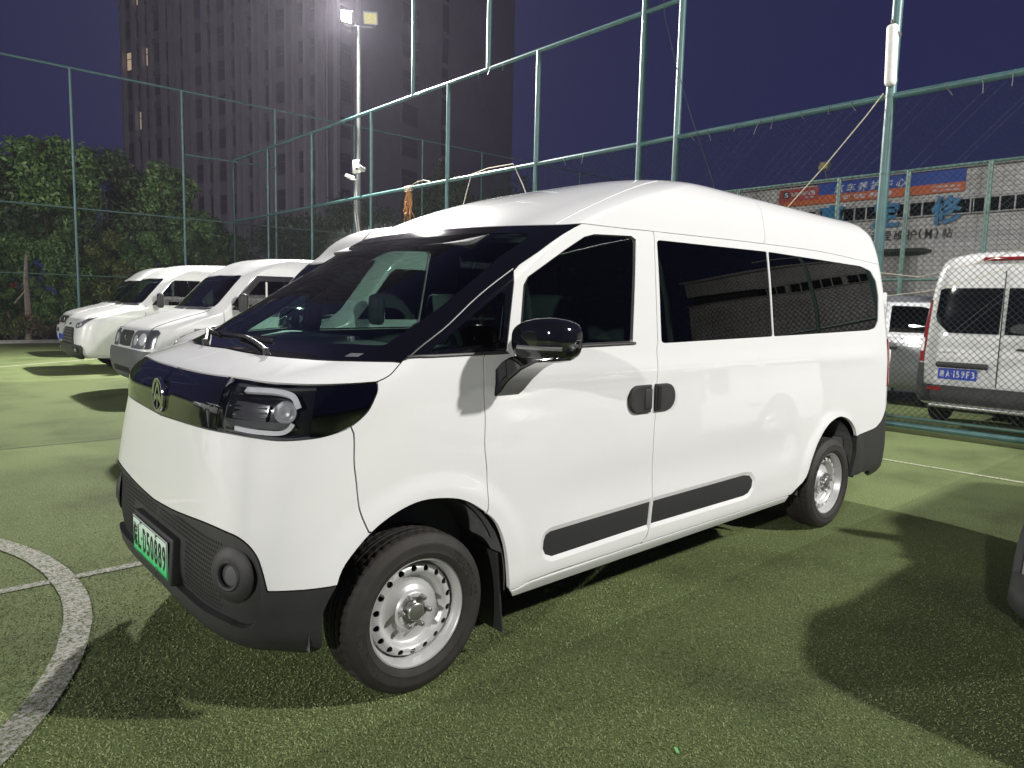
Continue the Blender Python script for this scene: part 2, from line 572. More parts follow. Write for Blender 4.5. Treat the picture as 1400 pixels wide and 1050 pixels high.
def strip(body, name, A, B, mat, parent, offA=0.0, offB=-0.01, sides=(1,), center=False):
    """band of surface between two matching closed uv loops (a bevel or a reveal)"""
    pa, na = body.P(A, True); pb, nb = body.P(B, True)
    pa = pa+na*offA; pb = pb+nb*offB; k = len(A); objs = []
    for sd in (((1, -1),) if center else [(x,) for x in sides]):
        mb = MB()
        for q in sd:
            m = np.array([1, q, 1])
            mb.add(list(pa*m)+list(pb*m), [(i, (i+1) % k, k+(i+1) % k, k+i) for i in range(k)])
        objs.append(mb.build(name, mat, parent, smooth=50))
    return objs
# ---------------------------------------------------------------- the white electric van
VAN_X, VAN_Y = 0.77, 3.11
VAN_ROWS = [
    #  Xc    D    W    n    m    zf    zs    zr    Xr   Dr
    (.150, .50, .895, 7.0, 2.0, .265, .250, .270, 5.10, .14),
    (.075, .52, .925, 7.0, 2.0, .300, .300, .320, 5.15, .15),
    (.035, .54, .938, 7.5, 2.0, .425, .430, .450, 5.17, .15),
    (.038, .56, .940, 8.0, 2.0, .640, .640, .650, 5.16, .15),
    (.058, .58, .940, 7.0, 2.0, .860, .860, .870, 5.14, .15),
    (.078, .60, .938, 6.0, 2.0, 1.020, 1.030, 1.030, 5.13, .15),
    (.108, .58, .934, 5.2, 2.0, 1.185, 1.180, 1.180, 5.12, .15),
    (.175, .53, .930, 4.6, 2.0, 1.235, 1.235, 1.235, 5.115, .15),
    (.360, .38, .923, 3.8, 1.9, 1.290, 1.300, 1.300, 5.11, .15),
    (.590, .33, .910, 3.8, 1.7, 1.425, 1.425, 1.425, 5.09, .15),
    (.950, .29, .888, 4.0, 1.5, 1.640, 1.640, 1.640, 5.06, .15),
    (1.30, .26, .862, 4.4, 1.4, 1.848, 1.846, 1.846, 5.02, .16),
    (1.42, .27, .853, 4.6, 1.4, 1.905, 1.905, 1.902, 5.005, .16),
    (1.68, .31, .835, 4.6, 1.5, 2.018, 2.013, 2.010, 4.97, .18),
    (1.98, .36, .806, 4.4, 1.6, 2.120, 2.115, 2.100, 4.92, .21),
    (2.22, .38, .752, 4.2, 1.8, 2.183, 2.180, 2.158, 4.85, .25),
    (2.52, .40, .600, 3.6, 2.0, 2.226, 2.224, 2.196, 4.70, .32),
    (2.92, .30, .320, 2.6, 2.0, 2.243, 2.242, 2.212, 4.42, .30),
    (3.05, .25, .000, 2.0, 2.0, 2.247, 2.246, 2.216, 4.25, .25),
]
# outlines of the panels on the body surface (u round the plan, v up the section, in metres)
TR = dict(
    ws_base=[(1.078, 1.065), (0.905, 1.069), (0.790, 1.069), (0.602, 1.072), (0.247, 1.071)],
    header=[(1.029, 1.823), (0.687, 1.816), (0.328, 1.824)],
    apil=[(1.077, 1.065), (1.101, 1.097), (1.111, 1.215), (1.097, 1.392), (1.111, 1.541), (1.138, 1.629), (1.149, 1.671), (1.180, 1.847)],
    frit_in=[(0.472, 1.144), (0.791, 1.143), (0.931, 1.141), (0.954, 1.149), (0.957, 1.169), (0.974, 1.268), (0.987, 1.354), (0.979, 1.599), (0.994, 1.656), (0.999, 1.717), (0.984, 1.741), (0.956, 1.753), (0.818, 1.756), (0.523, 1.755)],
    quarter=[(1.086, 1.079), (1.543, 1.091), (1.128, 1.524)],
    qin=[(1.174, 1.196), (1.175, 1.294), (1.183, 1.358), (1.185, 1.407), (1.208, 1.408), (1.241, 1.384), (1.431, 1.192), (1.456, 1.152), (1.435, 1.133), (1.340, 1.128), (1.218, 1.113), (1.173, 1.115)],
    dseam_v=[(1.438, 1.075), (1.473, 0.951), (1.498, 0.735), (1.538, 0.603), (1.566, 0.424)],
    dseam_r=[(1.801, 1.863), (2.124, 1.558), (2.469, 1.129), (2.498, 1.036), (2.512, 0.929), (2.519, 0.729), (2.529, 0.619), (2.567, 0.334), (2.563, 0.278), (2.556, 0.166), (2.545, 0.123), (2.510, 0.087)],
    dbot=[(2.371, 0.084), (1.958, 0.084), (1.696, 0.070)],
    dwin=[(1.590, 1.112), (1.265, 1.457), (1.238, 1.504), (1.295, 1.676), (1.326, 1.761), (1.370, 1.785), (1.660, 1.805), (1.727, 1.785), (2.280, 1.128)],
    win1=[(1.917, 1.801), (3.194, 1.823), (3.547, 1.148), (2.509, 1.117)],
    win2=[(3.210, 1.824), (4.781, 1.801), (4.979, 1.762), (5.067, 1.665), (5.082, 1.528), (5.046, 1.287), (4.985, 1.213), (4.864, 1.190), (3.557, 1.148)],
    seam=[(1.180, 1.847), (1.581, 1.854), (1.793, 1.862), (3.089, 1.894), (4.078, 1.899), (5.066, 1.854)],
    farch=[(0.991, 0.289), (1.010, 0.357), (1.081, 0.452), (1.161, 0.508), (1.255, 0.534), (1.363, 0.525), (1.449, 0.499), (1.535, 0.445), (1.615, 0.374), (1.670, 0.268), (1.694, 0.146), (1.696, 0.070)],
    farch_b=[(0.919, 0.057), (0.952, 0.201), (0.991, 0.289)],
    bump=[(0.222, 0.453), (0.509, 0.483), (0.644, 0.476), (0.703, 0.453), (0.741, 0.413), (0.764, 0.362), (0.778, 0.297), (0.893, 0.287), (0.987, 0.290)],
    grille_top=[(0.033, 0.427), (0.227, 0.437), (0.509, 0.468), (0.644, 0.461), (0.694, 0.442), (0.730, 0.405), (0.752, 0.358), (0.766, 0.303)],
    grille_bot=[(0.405, 0.172), (0.611, 0.174), (0.701, 0.160), (0.744, 0.177), (0.766, 0.243)],
    fseam=[(0.966, 0.822), (0.984, 0.715), (1.006, 0.640), (1.035, 0.534), (1.077, 0.444)],
    band_top=[(0.267, 0.978), (0.531, 0.984), (0.669, 0.979), (0.805, 0.976), (0.929, 0.979), (1.020, 0.984)],
    band_end=[(1.026, 0.980), (1.034, 0.944), (1.018, 0.891), (0.988, 0.856), (0.946, 0.826), (0.886, 0.806), (0.828, 0.798), (0.750, 0.795), (0.665, 0.803), (0.556, 0.809), (0.382, 0.805), (0.020, 0.792)],
    split=[(0.500, 0.982), (0.509, 0.958), (0.528, 0.910), (0.504, 0.812)],
    drl=[(0.603, 0.955), (0.703, 0.955), (0.758, 0.946), (0.785, 0.929), (0.803, 0.896)],
    drl2=[(0.787, 0.846), (0.773, 0.827), (0.745, 0.817), (0.678, 0.819), (0.592, 0.826)],
    hseam=[(1.079, 1.061), (1.061, 1.011), (1.025, 0.985)],
    clad1=[(1.920, 0.275), (2.558, 0.289), (2.568, 0.174), (1.938, 0.161), (1.901, 0.178), (1.887, 0.205), (1.888, 0.241), (1.897, 0.265)],
    clad2=[(2.570, 0.288), (3.357, 0.297), (3.417, 0.285), (3.449, 0.251), (3.444, 0.210), (3.413, 0.180), (3.371, 0.172), (2.579, 0.174)],
    rarch=[(3.910, 0.090), (4.031, 0.176), (4.085, 0.294), (4.169, 0.420), (4.279, 0.508), (4.402, 0.544), (4.490, 0.537), (4.583, 0.504), (4.658, 0.446), (4.691, 0.377)],
    rbump=[(4.691, 0.377), (4.975, 0.400), (5.058, 0.426)],
    ridge=[(1.040, 1.831), (1.034, 1.911), (1.006, 2.052), (0.959, 2.192), (0.915, 2.324), (0.903, 2.423)],
)
def sm(x, a, b):
    t = np.clip((x-a)/(b-a), 0, 1)
    return t*t*(3-2*t)
HUB_F, HUB_R, HUB_Z, TYRE_R = 0.730, 4.170, 0.322, 0.335
def van_disp(G):
    x, y, z = G[..., 0], G[..., 1], G[..., 2]
    s_ = sm(y, .70, .85)*(1-sm(z, .85, 1.0))
    d = 0
    for cx, cz, r in ((.765, .33, .515), (4.165, .35, .475)):
        q = np.hypot(x-cx, z-cz)
        d = d+.012*(1-sm(q, r-.055, r+.030))*s_
    # shallow hollow along the side, a soft shoulder under the windows
    d = d-.010*np.exp(-((z-.66)/.13)**2)*sm(x, 1.2, 1.7)*(1-sm(x, 3.3, 3.8))*sm(y, .8, .9)
    d = d+.006*np.exp(-((z-1.20)/.05)**2)*sm(x, .8, 1.2)*(1-sm(x, 4.6, 4.95))*sm(y, .8, .9)
    return d
VB = Body(VAN_ROWS, NS=400, NV=420, disp=van_disp)
# the side station count only refines the grid; u stays in metres
van = empty('passenger_van', (VAN_X, VAN_Y, 0))
tag(van, 'white high-roof electric van with green number plate and black nose band on the turf', 'van')
van.scale = (1, -1, 1)          # +y of the body surface is the side towards the camera
T = {k: np.array(v) for k, v in TR.items()}
A = lambda *L: np.concatenate([np.atleast_2d(np.asarray(x, float)) for x in L])
D_ = lambda L, h=.03: VB.dens(L, h)

def build_van(V):
    UE = VB.um[-1]
    both = (1, -1)
    ws = spline(A(T['ws_base'], [(0, 1.074)]), 4)             # near corner -> centre
    apil = spline(T['apil'], 4)                               # up
    head = spline(A([T['apil'][-1]], T['header'], [(0, 1.830)]), 5)
    bt = spline(A([(0, .976)], T['band_top']), 4)             # centre -> end
    be = spline(A(T['band_end'], [(0, .792)]), 4)             # end -> centre
    hs = spline(T['hseam'], 4)                                # up at windscreen -> band end
    fs = spline(T['fseam'], 5)
    fa = spline(T['farch'], 4)
    ra = spline(T['rarch'], 4)
    bump = spline(A([(0, .440)], T['bump'][:6], [(.778, .320)]), 4)
    bump = A(bump, [(.786, .293)], D_(A([(.787, .292)], T['bump'][7:-1], [T['farch'][0]])))
    k_f = np.argmin(np.linalg.norm(be-np.array([.955, .838]), axis=1))     # band end meets the fender seam
    fs[0] = be[k_f]
    j_f = np.argmin(np.linalg.norm(fa-fs[-1], axis=1)); fs[-1] = fa[j_f]
    dv = spline(A([(1.436, 1.084)], T['dseam_v'][1:]), 5)
    j_d = np.argmin(np.linalg.norm(fa-dv[-1], axis=1)); dv[-1] = fa[j_d]
    seam = spline(A(T['seam'], [(5.25, 1.848)]), 6)
    dr = A(D_(T['dseam_r'][:3]), spline(T['dseam_r'][2:], 4)[1:])
    k_s = np.argmin(np.linalg.norm(seam-dr[0], axis=1)); dr[0] = seam[k_s]
    # ---- white skin
    panel(VB, 'front_fascia', A(be[k_f:], bump, fa[1:j_f+1], fs[::-1]), 'van_white', V, center=True, depth=.02, h=.03)
    panel(VB, 'bonnet', A(bt, hs[::-1][1:], ws[1:]), 'van_white', V, center=True, depth=.02)
    for sd in both:
        pr = panel(VB, 'front_wing', A(fs, fa[j_f:j_d+1][1:], dv[::-1][1:], D_(A([(1.436, 1.085)], [(1.081, 1.076)])), hs, be[:k_f+1]), 'van_white', V, sides=(sd,), depth=.03, h=.022)
    q_r = D_(A([(1.541, 1.088)], [(1.124, 1.530)]))
    k_a = np.argmin(np.linalg.norm(apil-q_r[-1], axis=1))
    dwin = VB.dens(spline_corners(T['dwin']), .03, closed=True)
    c1o = offset_loop(T['clad1'], .022); c2o = offset_loop(T['clad2'], .022)
    c1 = round_loop(T['clad1']); c2 = round_loop(T['clad2'])
    # the two cladding strips butt at the door seam: one shared recess cut by the seam
    drv = dr[::-1]; u_seam = lambda L: np.interp(L[:, 1], drv[:, 1], drv[:, 0])
    c1o[:, 0] = np.minimum(c1o[:, 0], u_seam(c1o)-.007); c2o[:, 0] = np.maximum(c2o[:, 0], u_seam(c2o)+.007)
    c1[:, 0] = np.minimum(c1[:, 0], u_seam(c1)-.009); c2[:, 0] = np.maximum(c2[:, 0], u_seam(c2)+.009)
    door_out = A(dv[::-1], D_(A([(1.436, 1.088)], [(1.541, 1.090)])), q_r[1:], apil[k_a+1:], seam[1:k_s+1], dr[1:], D_(T['dbot'])[1:], fa[::-1][1:len(fa)-j_d])
    w1 = VB.dens(corner_round(T['win1'], .018), .03, closed=True)
    w2 = VB.dens(corner_round(T['win2'], .012, 4), .03, closed=True)
    rb = spline(A(T['rbump'], [(5.12, .466), (5.19, .56), (5.25, .60)]), 4)
    sill_top = np.array([(2.510, .082), (2.61, .084), (3.11, .082), (3.51, .080), (3.895, .083)])
    rear_u = D_(A([(5.25, .60)], [(5.25, 1.848)]), .05)
    side_out = A(seam[k_s:], rear_u[::-1][1:], rb[::-1][1:], ra[::-1][1:], sill_top[::-1], dr[::-1][1:])
    for sd in both:
        g = panel(VB, 'front_door', door_out, 'van_white', V, holes=[dwin, c1o], sides=(sd,), depth=.02, h=.028)[0]
        s_ = panel(VB, 'side_panel', side_out, 'van_white', V, holes=[w1, w2, c2o], sides=(sd,), depth=.02, h=.028)[0]
        for par, co, ci, nm in ((g, c1o, c1, 'door_cladding'), (s_, c2o, c2, 'side_cladding')):
            strip(VB, 'cladding_recess', co, nearest_loop(co, ci), 'van_white', par, 0, -.009, sides=(sd,))
            panel(VB, nm, ci, 'plastic_black', par, off=-.008, gap=-.001, depth=.01, sides=(sd,))
        wf = offset_loop_in(dwin, .010)
        strip(VB, 'window_seal', dwin, nearest_loop(dwin, wf), 'rubber_seal', g, .002, -.004, sides=(sd,))
        panel(VB, 'door_glass', wf, 'glass_door', g, off=-.008, gap=0, depth=0, sides=(sd,))
        tube_on(VB, 'belt_moulding', A([(1.57, 1.105)], [(2.30, 1.122)]), .007, 'rubber_seal', g, sd, .003)
        for w, nm in ((w1, 'side_glass'), (w2, 'rear_side_glass')):
            panel(VB, nm, w, 'glass_privacy', s_, off=-.005, gap=.0015, depth=.01, sides=(sd,))
            inn = offset_loop_in(w, .075)
            o = panel(VB, 'glass_border', w, 'frit_black', s_, holes=[inn], off=-.0075, gap=.002, depth=0, sides=(sd,))
        panel(VB, 'sill', A(D_(A([(1.702, .018)], [(1.702, .062)])), D_(A([(1.71, .066)], [(2.37, .078)], [(2.51, .078)], [(3.88, .078)])), [(3.88, .018)]), 'van_white', V, sides=(sd,), depth=.02)
    panel(VB, 'windscreen_surround', A(ws[::-1], apil[1:], head[1:], [(0, 1.765)], ws_glass()[::-1][1:-1], [(0, 1.150)]), 'frit_black', V, center=True, depth=.004)
    panel(VB, 'windscreen', A([(0, 1.150)], ws_glass()[1:-1], [(0, 1.765)]), 'glass_screen', V, center=True, depth=0, off=-.001, gap=0)
    qf = A(D_(A([(1.084, 1.081)], [(1.536, 1.092)])), q_r[1:], apil[:k_a+1][::-1][1:])
    qi = spline(T['qin'], 3, closed=True)
    for sd in both:
        f = panel(VB, 'quarter_window_frame', qf, 'frit_black', V, holes=[qi], sides=(sd,), depth=.01, gap=.003)[0]
        panel(VB, 'quarter_glass', qi, 'glass_door_front', f, sides=(sd,), depth=0, gap=0, off=-.001)
        tube_on(VB, 'quarter_trim', apil[2:k_a+1], .0035, 'trim_steel', f, sd, .002)
        tube_on(VB, 'quarter_trim', A([(1.09, 1.084)], [(1.535, 1.092)]), .006, 'trim_steel', f, sd, .003)
    # ---- roof shell in two mouldings
    xj = 3.225; js = []
    for v_ in np.linspace(1.905, 3.395, 50):
        uu = np.linspace(0, 5.1, 600); xx = VB.P(np.stack([uu, np.full(600, v_)], 1))[:, 0]
        k = np.argmax(xx > xj); js.append((uu[k], v_))
    js = np.array(js)
    k_j = np.argmin(abs(seam[:, 0]-js[0, 0])); js[0] = seam[k_j]
    panel(VB, 'front_roof', A(head[::-1], seam[1:k_j+1], js[1:], [(0, 3.395)], [(0, 2.6)], [(0, 2.2)]), 'van_white', V, center=True, depth=.015)
    panel(VB, 'rear_roof', A(seam[k_j:], [(5.30, 1.848)], [(UE, 1.848)], [(UE, 3.395)], js[::-1][:-1]), 'van_white', V, joined=True, depth=.015)
    for sd in both: tube_on(VB, 'roof_ridge', spline(T['ridge'], 4), .005, 'van_white', V, sd, -.0015)
    # ---- rear end
    rd = A(D_(A([(5.26, .60)], [(UE, .60)])), D_(A([(UE, 1.842)], [(5.26, 1.842)])))
    rw = A(D_(A([(5.40, 1.14)], [(UE-.06, 1.14)])), D_(A([(UE-.06, 1.72)], [(5.40, 1.72)])))
    for sd in both:
        d = panel(VB, 'rear_door', rd, 'van_white', V, holes=[rw], sides=(sd,), depth=.02)[0]
        panel(VB, 'rear_glass', rw, 'glass_privacy', d, sides=(sd,), off=-.005, gap=.001, depth=.01)
        tl = A(D_(A([(5.17, .72)], [(5.30, .72)])), D_(A([(5.30, 1.10)], [(5.17, 1.10)])))
        panel(VB, 'tail_light', tl, 'red_lamp', V, sides=(sd,), off=.010, depth=.02, gap=0)
        for vz in (.95, 1.50):
            p, n = VB.P(np.array([(5.25, vz)]), True)
            p = p[0]*[1, sd, 1]; n = n[0]*[1, sd, 1]
            MB().rbox(p+n*.006, (.05, .03, .10), .012).build('door_hinge', 'van_white', d)
    rbp = A(rb, D_(A([(5.25, .60)], [(UE, .60)]))[1:], D_(A([(UE, .07)], [(5.0, .07)], [(4.655, .085)])), spline(np.array([(4.67, .15), (4.688, .25), (4.686, .34)]), 3))
    panel(VB, 'rear_bumper', rbp, 'plastic_black', V, joined=True, depth=.03, off=.003)
    # ---- front bumper, its grille recess and the plate
    gt = spline(A([(0, .428)], T['grille_top'][1:]), 4); gb = spline(A([(0, .172)], [(.2, .172)], T['grille_bot']), 4)
    g_loop = A(gt, gb[::-1])
    frame = A([(0, .060)], spline(A([(.15, .060)], [(.4, .058)], [(.7, .050)], T['farch_b']), 5), bump[::-1][1:], gt, gb[::-1])
    panel(VB, 'front_bumper', frame, 'plastic_black', V, center=True, depth=.03, off=.002, h=.03)
    rec = g_loop
    pr, nr = VB.P(rec, True)
    gp = panel(VB, 'grille_panel', rec, 'plastic_black', V, center=True, depth=0, off=-.022, gap=0, h=.03)[0]
    holes = MB(); rec_in = inset(rec, .012)
    for r in range(15):
        vz = .190+r*.0165
        for c in range(44):
            uu = .01+(c+(r % 2)*.5)*.0145
            w_ = .0046*(1.0-.55*min(1, abs(uu-.30)/.30)); 
            if uu > .60 or (uu < .31 and .20 < vz < .37) or math.hypot(uu-.66, (vz-.337)) < .105: continue
            if not inside(rec_in, np.array([(uu, vz)]))[0]: continue
            for sd in both:
                q = np.array([(uu-w_, vz-.005), (uu+w_+.001, vz-.005), (uu+w_, vz+.005), (uu-w_-.001, vz+.005)])
                p, n = VB.P(q, True); p = (p-n*.0212)*[1, sd, 1]
                holes.add(list(p), [(0, 1, 2, 3)])
    o = holes.build('grille_openings', 'void_black', gp, smooth=0)
    o['kind'] = 'stuff'
    for sd in both:
        p, n = VB.P(np.array([(.650, .330)]), True); p = p[0]; n = n[0]
        M = disc_frame(n)
        lamp = ring_on(p-n*.022, M, [(0, .002), (.040, .002), (.046, .014), (.056, .016), (.072, .010), (.092, .002), (.098, -.004)], 40, sd)
        l = lamp.build('fog_lamp_housing', 'plastic_black', gp)
        ring_on(p-n*.022, M, [(0, .006), (.028, .006), (.037, .003)], 32, sd).build('fog_lamp_blank', 'plastic_grey', l)
        ring_on(p-n*.022, M, [(.0385, .013), (.0425, .019), (.049, .0205), (.054, .0165)], 32, sd).build('fog_lamp_ring', 'plastic_black', l)
    pl = MB().rbox((.046, .02, .488), (.050, .535, .185), .008, rot=(0, 0.06, 0)).build('plate_bracket', 'plastic_black', gp)
    build_plate(V, Vector((.016, .02, .490)), .48, .15)
    # ---- nose band: gloss panel, badge, headlights
    sp = spline(T['split'], 5)
    k1 = np.argmin(abs(bt[:, 0]-sp[0, 0])); k2 = np.argmin(abs(be[:, 0]-sp[-1, 0])+(be[:, 1] > .9))
    sp[0] = bt[k1]; sp[-1] = be[k2]
    nose = panel(VB, 'nose_panel', A(bt[:k1+1], sp[1:], be[k2+1:]), 'gloss_black', V, center=True, depth=.02)[0]
    build_badge(nose)
    hl = A(sp[::-1], bt[k1+1:], be[:k2])
    for sd in both:
        h_ = panel(VB, 'headlight', hl, 'lens', V, sides=(sd,), depth=.02, gap=.003)[0]
        panel(VB, 'lamp_housing', inset(hl, .006), 'lamp_black', h_, sides=(sd,), depth=0, gap=0, off=-.030)
        panel(VB, 'outer_cover', A(D_(A([(.835, .803)], [(.835, .972)])), bt[bt[:, 0] > .84]-[0, .004], be[(be[:, 0] > .84) & (np.arange(len(be)) < k2)]+[-.002, .002]), 'gloss_black', h_, sides=(sd,), depth=.0, gap=.002, off=-.003)
        for key, wd in (('drl', .0085), ('drl2', .007)):
            c_ = spline(T[key], 6); 
            e = np.gradient(c_, axis=0); nn = np.stack([-e[:, 1], e[:, 0]], 1); nn /= np.linalg.norm(nn, axis=1, keepdims=True)
            panel(VB, 'daytime_light', A(c_+nn*wd, (c_-nn*wd)[::-1]), 'lamp_white', h_, sides=(sd,), depth=.012, gap=0, off=-.008, h=.02)
        for (uu, vz, r) in ((.762, .882, .034),):
            p, n = VB.P(np.array([(uu, vz)]), True); p = p[0]; n = n[0]
            M = disc_frame(n)
            q = ring_on(p-n*.034, M, [(0, .012), (r*.45, .016), (r*.7, .010), (r*.8, .003), (r, .010), (r*1.1, .016), (r*1.18, .010)], 28, sd)
            q.build('projector', 'lamp_silver', h_)
        rb_ = A(D_(A([(.575, .855)], [(.70, .850)])), D_(A([(.712, .905)], [(.585, .915)])))
        bl_ = panel(VB, 'reflector_block', rb_, 'lamp_grey', h_, sides=(sd,), depth=.012, gap=0, off=-.016, h=.02)[0]
        for k in range(3):
            a_, b_ = VB.P(np.array([(.580, .866+k*.016), (.704, .862+k*.016)]), True)
            a1 = (a_-b_*.015)*[1, sd, 1]
            MB().cyl(a1[0], a1[1], .0042, n=6).build('reflector_fin', 'lamp_chrome', h_)
        sk_ = A(D_(A([(.535, .826)], [(.80, .826)])), D_(A([(.78, .848)], [(.53, .852)])))
        panel(VB, 'lower_reflector', sk_, 'plastic_grey', h_, sides=(sd,), depth=.004, gap=0, off=-.018, h=.02)
    build_inner(V)
    build_mirrors(V)
    build_handles(V)
    build_wipers(V)
    build_wheels(V)

def ws_glass():
    g = T['frit_in']
    return A([(0, 1.150)], spline(g, 3), [(0, 1.765)])
def spline_corners(L): return np.asarray(L)
def round_loop(L): return VB.dens(L, .04, closed=True)
def corner_round(L, r, n=4):
    """round sharp corners of a closed uv polygon"""
    L = np.asarray(L, float); out = []
    for i in range(len(L)):
        a, b, c = L[i-1], L[i], L[(i+1) % len(L)]
        d1 = (a-b)/np.linalg.norm(a-b); d2 = (c-b)/np.linalg.norm(c-b)
        rr = min(r*1.5, .45*np.linalg.norm(a-b), .45*np.linalg.norm(c-b))
        p, q = b+d1*rr, b+d2*rr
        for t in np.linspace(0, 1, n):
            out.append((1-t)**2*p+2*t*(1-t)*b+t*t*q)
    return np.array(out)
def offset_loop(L, d): return corner_round(inset(VB.dens(L, .04, closed=True), -d), .004, 2)
def offset_loop_in(L, d): return inset(L, d)
def nearest_loop(A_, B_):
    """for each point of A the closest point on the closed polyline B"""
    out = []
    for p in A_:
        best = None
        for a, b in zip(B_, np.roll(B_, -1, 0)):
            e = b-a; t = np.clip((p-a)@e/max(e@e, 1e-12), 0, 1); q = a+t*e; dd = np.linalg.norm(p-q)
            if best is None or dd < best[0]: best = (dd, q)
        out.append(best[1])
    return np.array(out)
def tube_on(body, name, uv, r, mat, par, sd, off):
    uv = body.dens(uv, .05)
    p, n = body.P(uv, True); p = (p+n*off)*[1, sd, 1]
    return MB().tube([tuple(x) for x in p], r, 6).build(name, mat, par)
def disc_frame(n):
    n = Vector(n); t = Vector((0, 0, 1)).cross(n).normalized(); b = n.cross(t)
    return t, b, n
def ring_on(p, fr, prof, n, sd):
    t, b, w = fr; mb = MB(); vs = []
    for k in range(n):
        a = 2*math.pi*k/n
        for r, h in prof:
            q = Vector(p)+(t*math.cos(a)+b*math.sin(a))*r+w*h
            vs.append((q.x, q.y*sd, q.z))
    P = len(prof)
    mb.add(vs, [(k*P+i, k*P+i+1, ((k+1) % n)*P+i+1, ((k+1) % n)*P+i) for k in range(n) for i in range(P-1)])
    return mb
def plate_material():
    m, nt, b = _nt('plate_green')
    tc = nt.nodes.new('ShaderNodeTexCoord'); sx = nt.nodes.new('ShaderNodeSeparateXYZ')
    nt.links.new(tc.outputs['Generated'], sx.inputs[0])
    r = nt.nodes.new('ShaderNodeValToRGB')
    r.color_ramp.elements[0].position = .1; r.color_ramp.elements[0].color = (.035, .52, .16, 1)
    r.color_ramp.elements[1].position = .95; r.color_ramp.elements[1].color = (.66, .78, .70, 1)
    nt.links.new(sx.outputs[2], r.inputs[0]); nt.links.new(r.outputs[0], b.inputs['Base Color'])
    b.inputs['Roughness'].default_value = .35
    return m
plate_material()
simple('lamp_grey', (.17, .17, .178), rough=.22, metal=.6)
simple('lamp_silver', (.55, .56, .58), rough=.22, metal=.35)
simple('trim_steel', (.035, .035, .037), rough=.38)
simple('void_black', (.003, .003, .003), rough=.9)
simple('lamp_black', (.012, .012, .014), rough=.25)
glass('glass_door_front', (.42, .60, .52))

def build_plate(V, c, w, h):
    """number plate facing forwards (-x); the van frame is mirrored in y"""
    root = MB().box((c.x, c.y, c.z), (.004, w, h)).build('number_plate', 'plate_green', V, smooth=0)
    bd = MB()
    for (dy, dz, sy, sz) in ((0, h/2-.004, w-.008, .003), (0, -h/2+.004, w-.008, .003), (w/2-.004, 0, .003, h-.011), (-w/2+.004, 0, .003, h-.011)):
        bd.box((c.x-.0026, c.y+dy, c.z+dz), (.001, sy, sz))
    bd.build('plate_border', 'ink_black', root, smooth=0)
    # seen from the front the van's +y side (the near side) is on the right
    ux = (0, 1, 0); uy = (0, 0, 1)
    x0 = -w/2+.014
    cells = [('皖', .052), ('L', .045), ('·', .014), ('D', .045), ('5', .045), ('0', .045), ('8', .045), ('8', .045), ('9', .045)]
    tot = sum(x for _, x in cells); gap_ = (w-.028-tot)/(len(cells)-1)
    for ch, cw in cells:
        hh = .100 if ch != '·' else .014
        text_mesh('plate_character', ch, .1, 'ink_black', root, (c.x-.003, c.y+x0+cw/2, c.z), ux, uy, extrude=.0008, fit=(cw*.86 if ch != '·' else cw*.7, hh), bold=.001)
        x0 += cw+gap_
    for dy in (-.11, .11):
        for dz in (-h/2+.010, h/2-.010):
            MB().cyl((c.x-.002, c.y+dy, c.z+dz), (c.x-.007, c.y+dy, c.z+dz), .0075, n=12).build('plate_screw', 'chrome', root)

def build_badge(nose):
    p, n = VB.P(np.array([(.0, .868)]), True); p = p[0]; n = n[0]; n[1] = 0
    fr = disc_frame(n)
    r = ring_on(p+n*.001, fr, [(.056, 0), (.056, .010), (.060, .014), (.067, .014), (.071, .009), (.071, 0)], 48, 1).build('badge_ring', 'chrome', nose)
    t, b, w = [Vector(x) for x in fr]
    mb = MB()
    def bar(a, c_, wd=.007):
        a = Vector(p)+t*a[0]+b*a[1]+w*.008; c_ = Vector(p)+t*c_[0]+b*c_[1]+w*.008
        d = (c_-a); L = d.length; mid = (a+c_)/2
        d.normalize(); s_ = d.cross(w)
        M = Matrix((d, s_, w)).transposed()
        mb.box(mid, (L, wd*2, .010), rot=M)
    bar((-.048, -.030), (0, .052)); bar((.048, -.030), (0, .052)); bar((-.048, -.030), (0, -.002)); bar((.048, -.030), (0, -.002)); bar((0, -.002), (0, -.055), .006)
    mb.build('badge_emblem', 'chrome', nose)

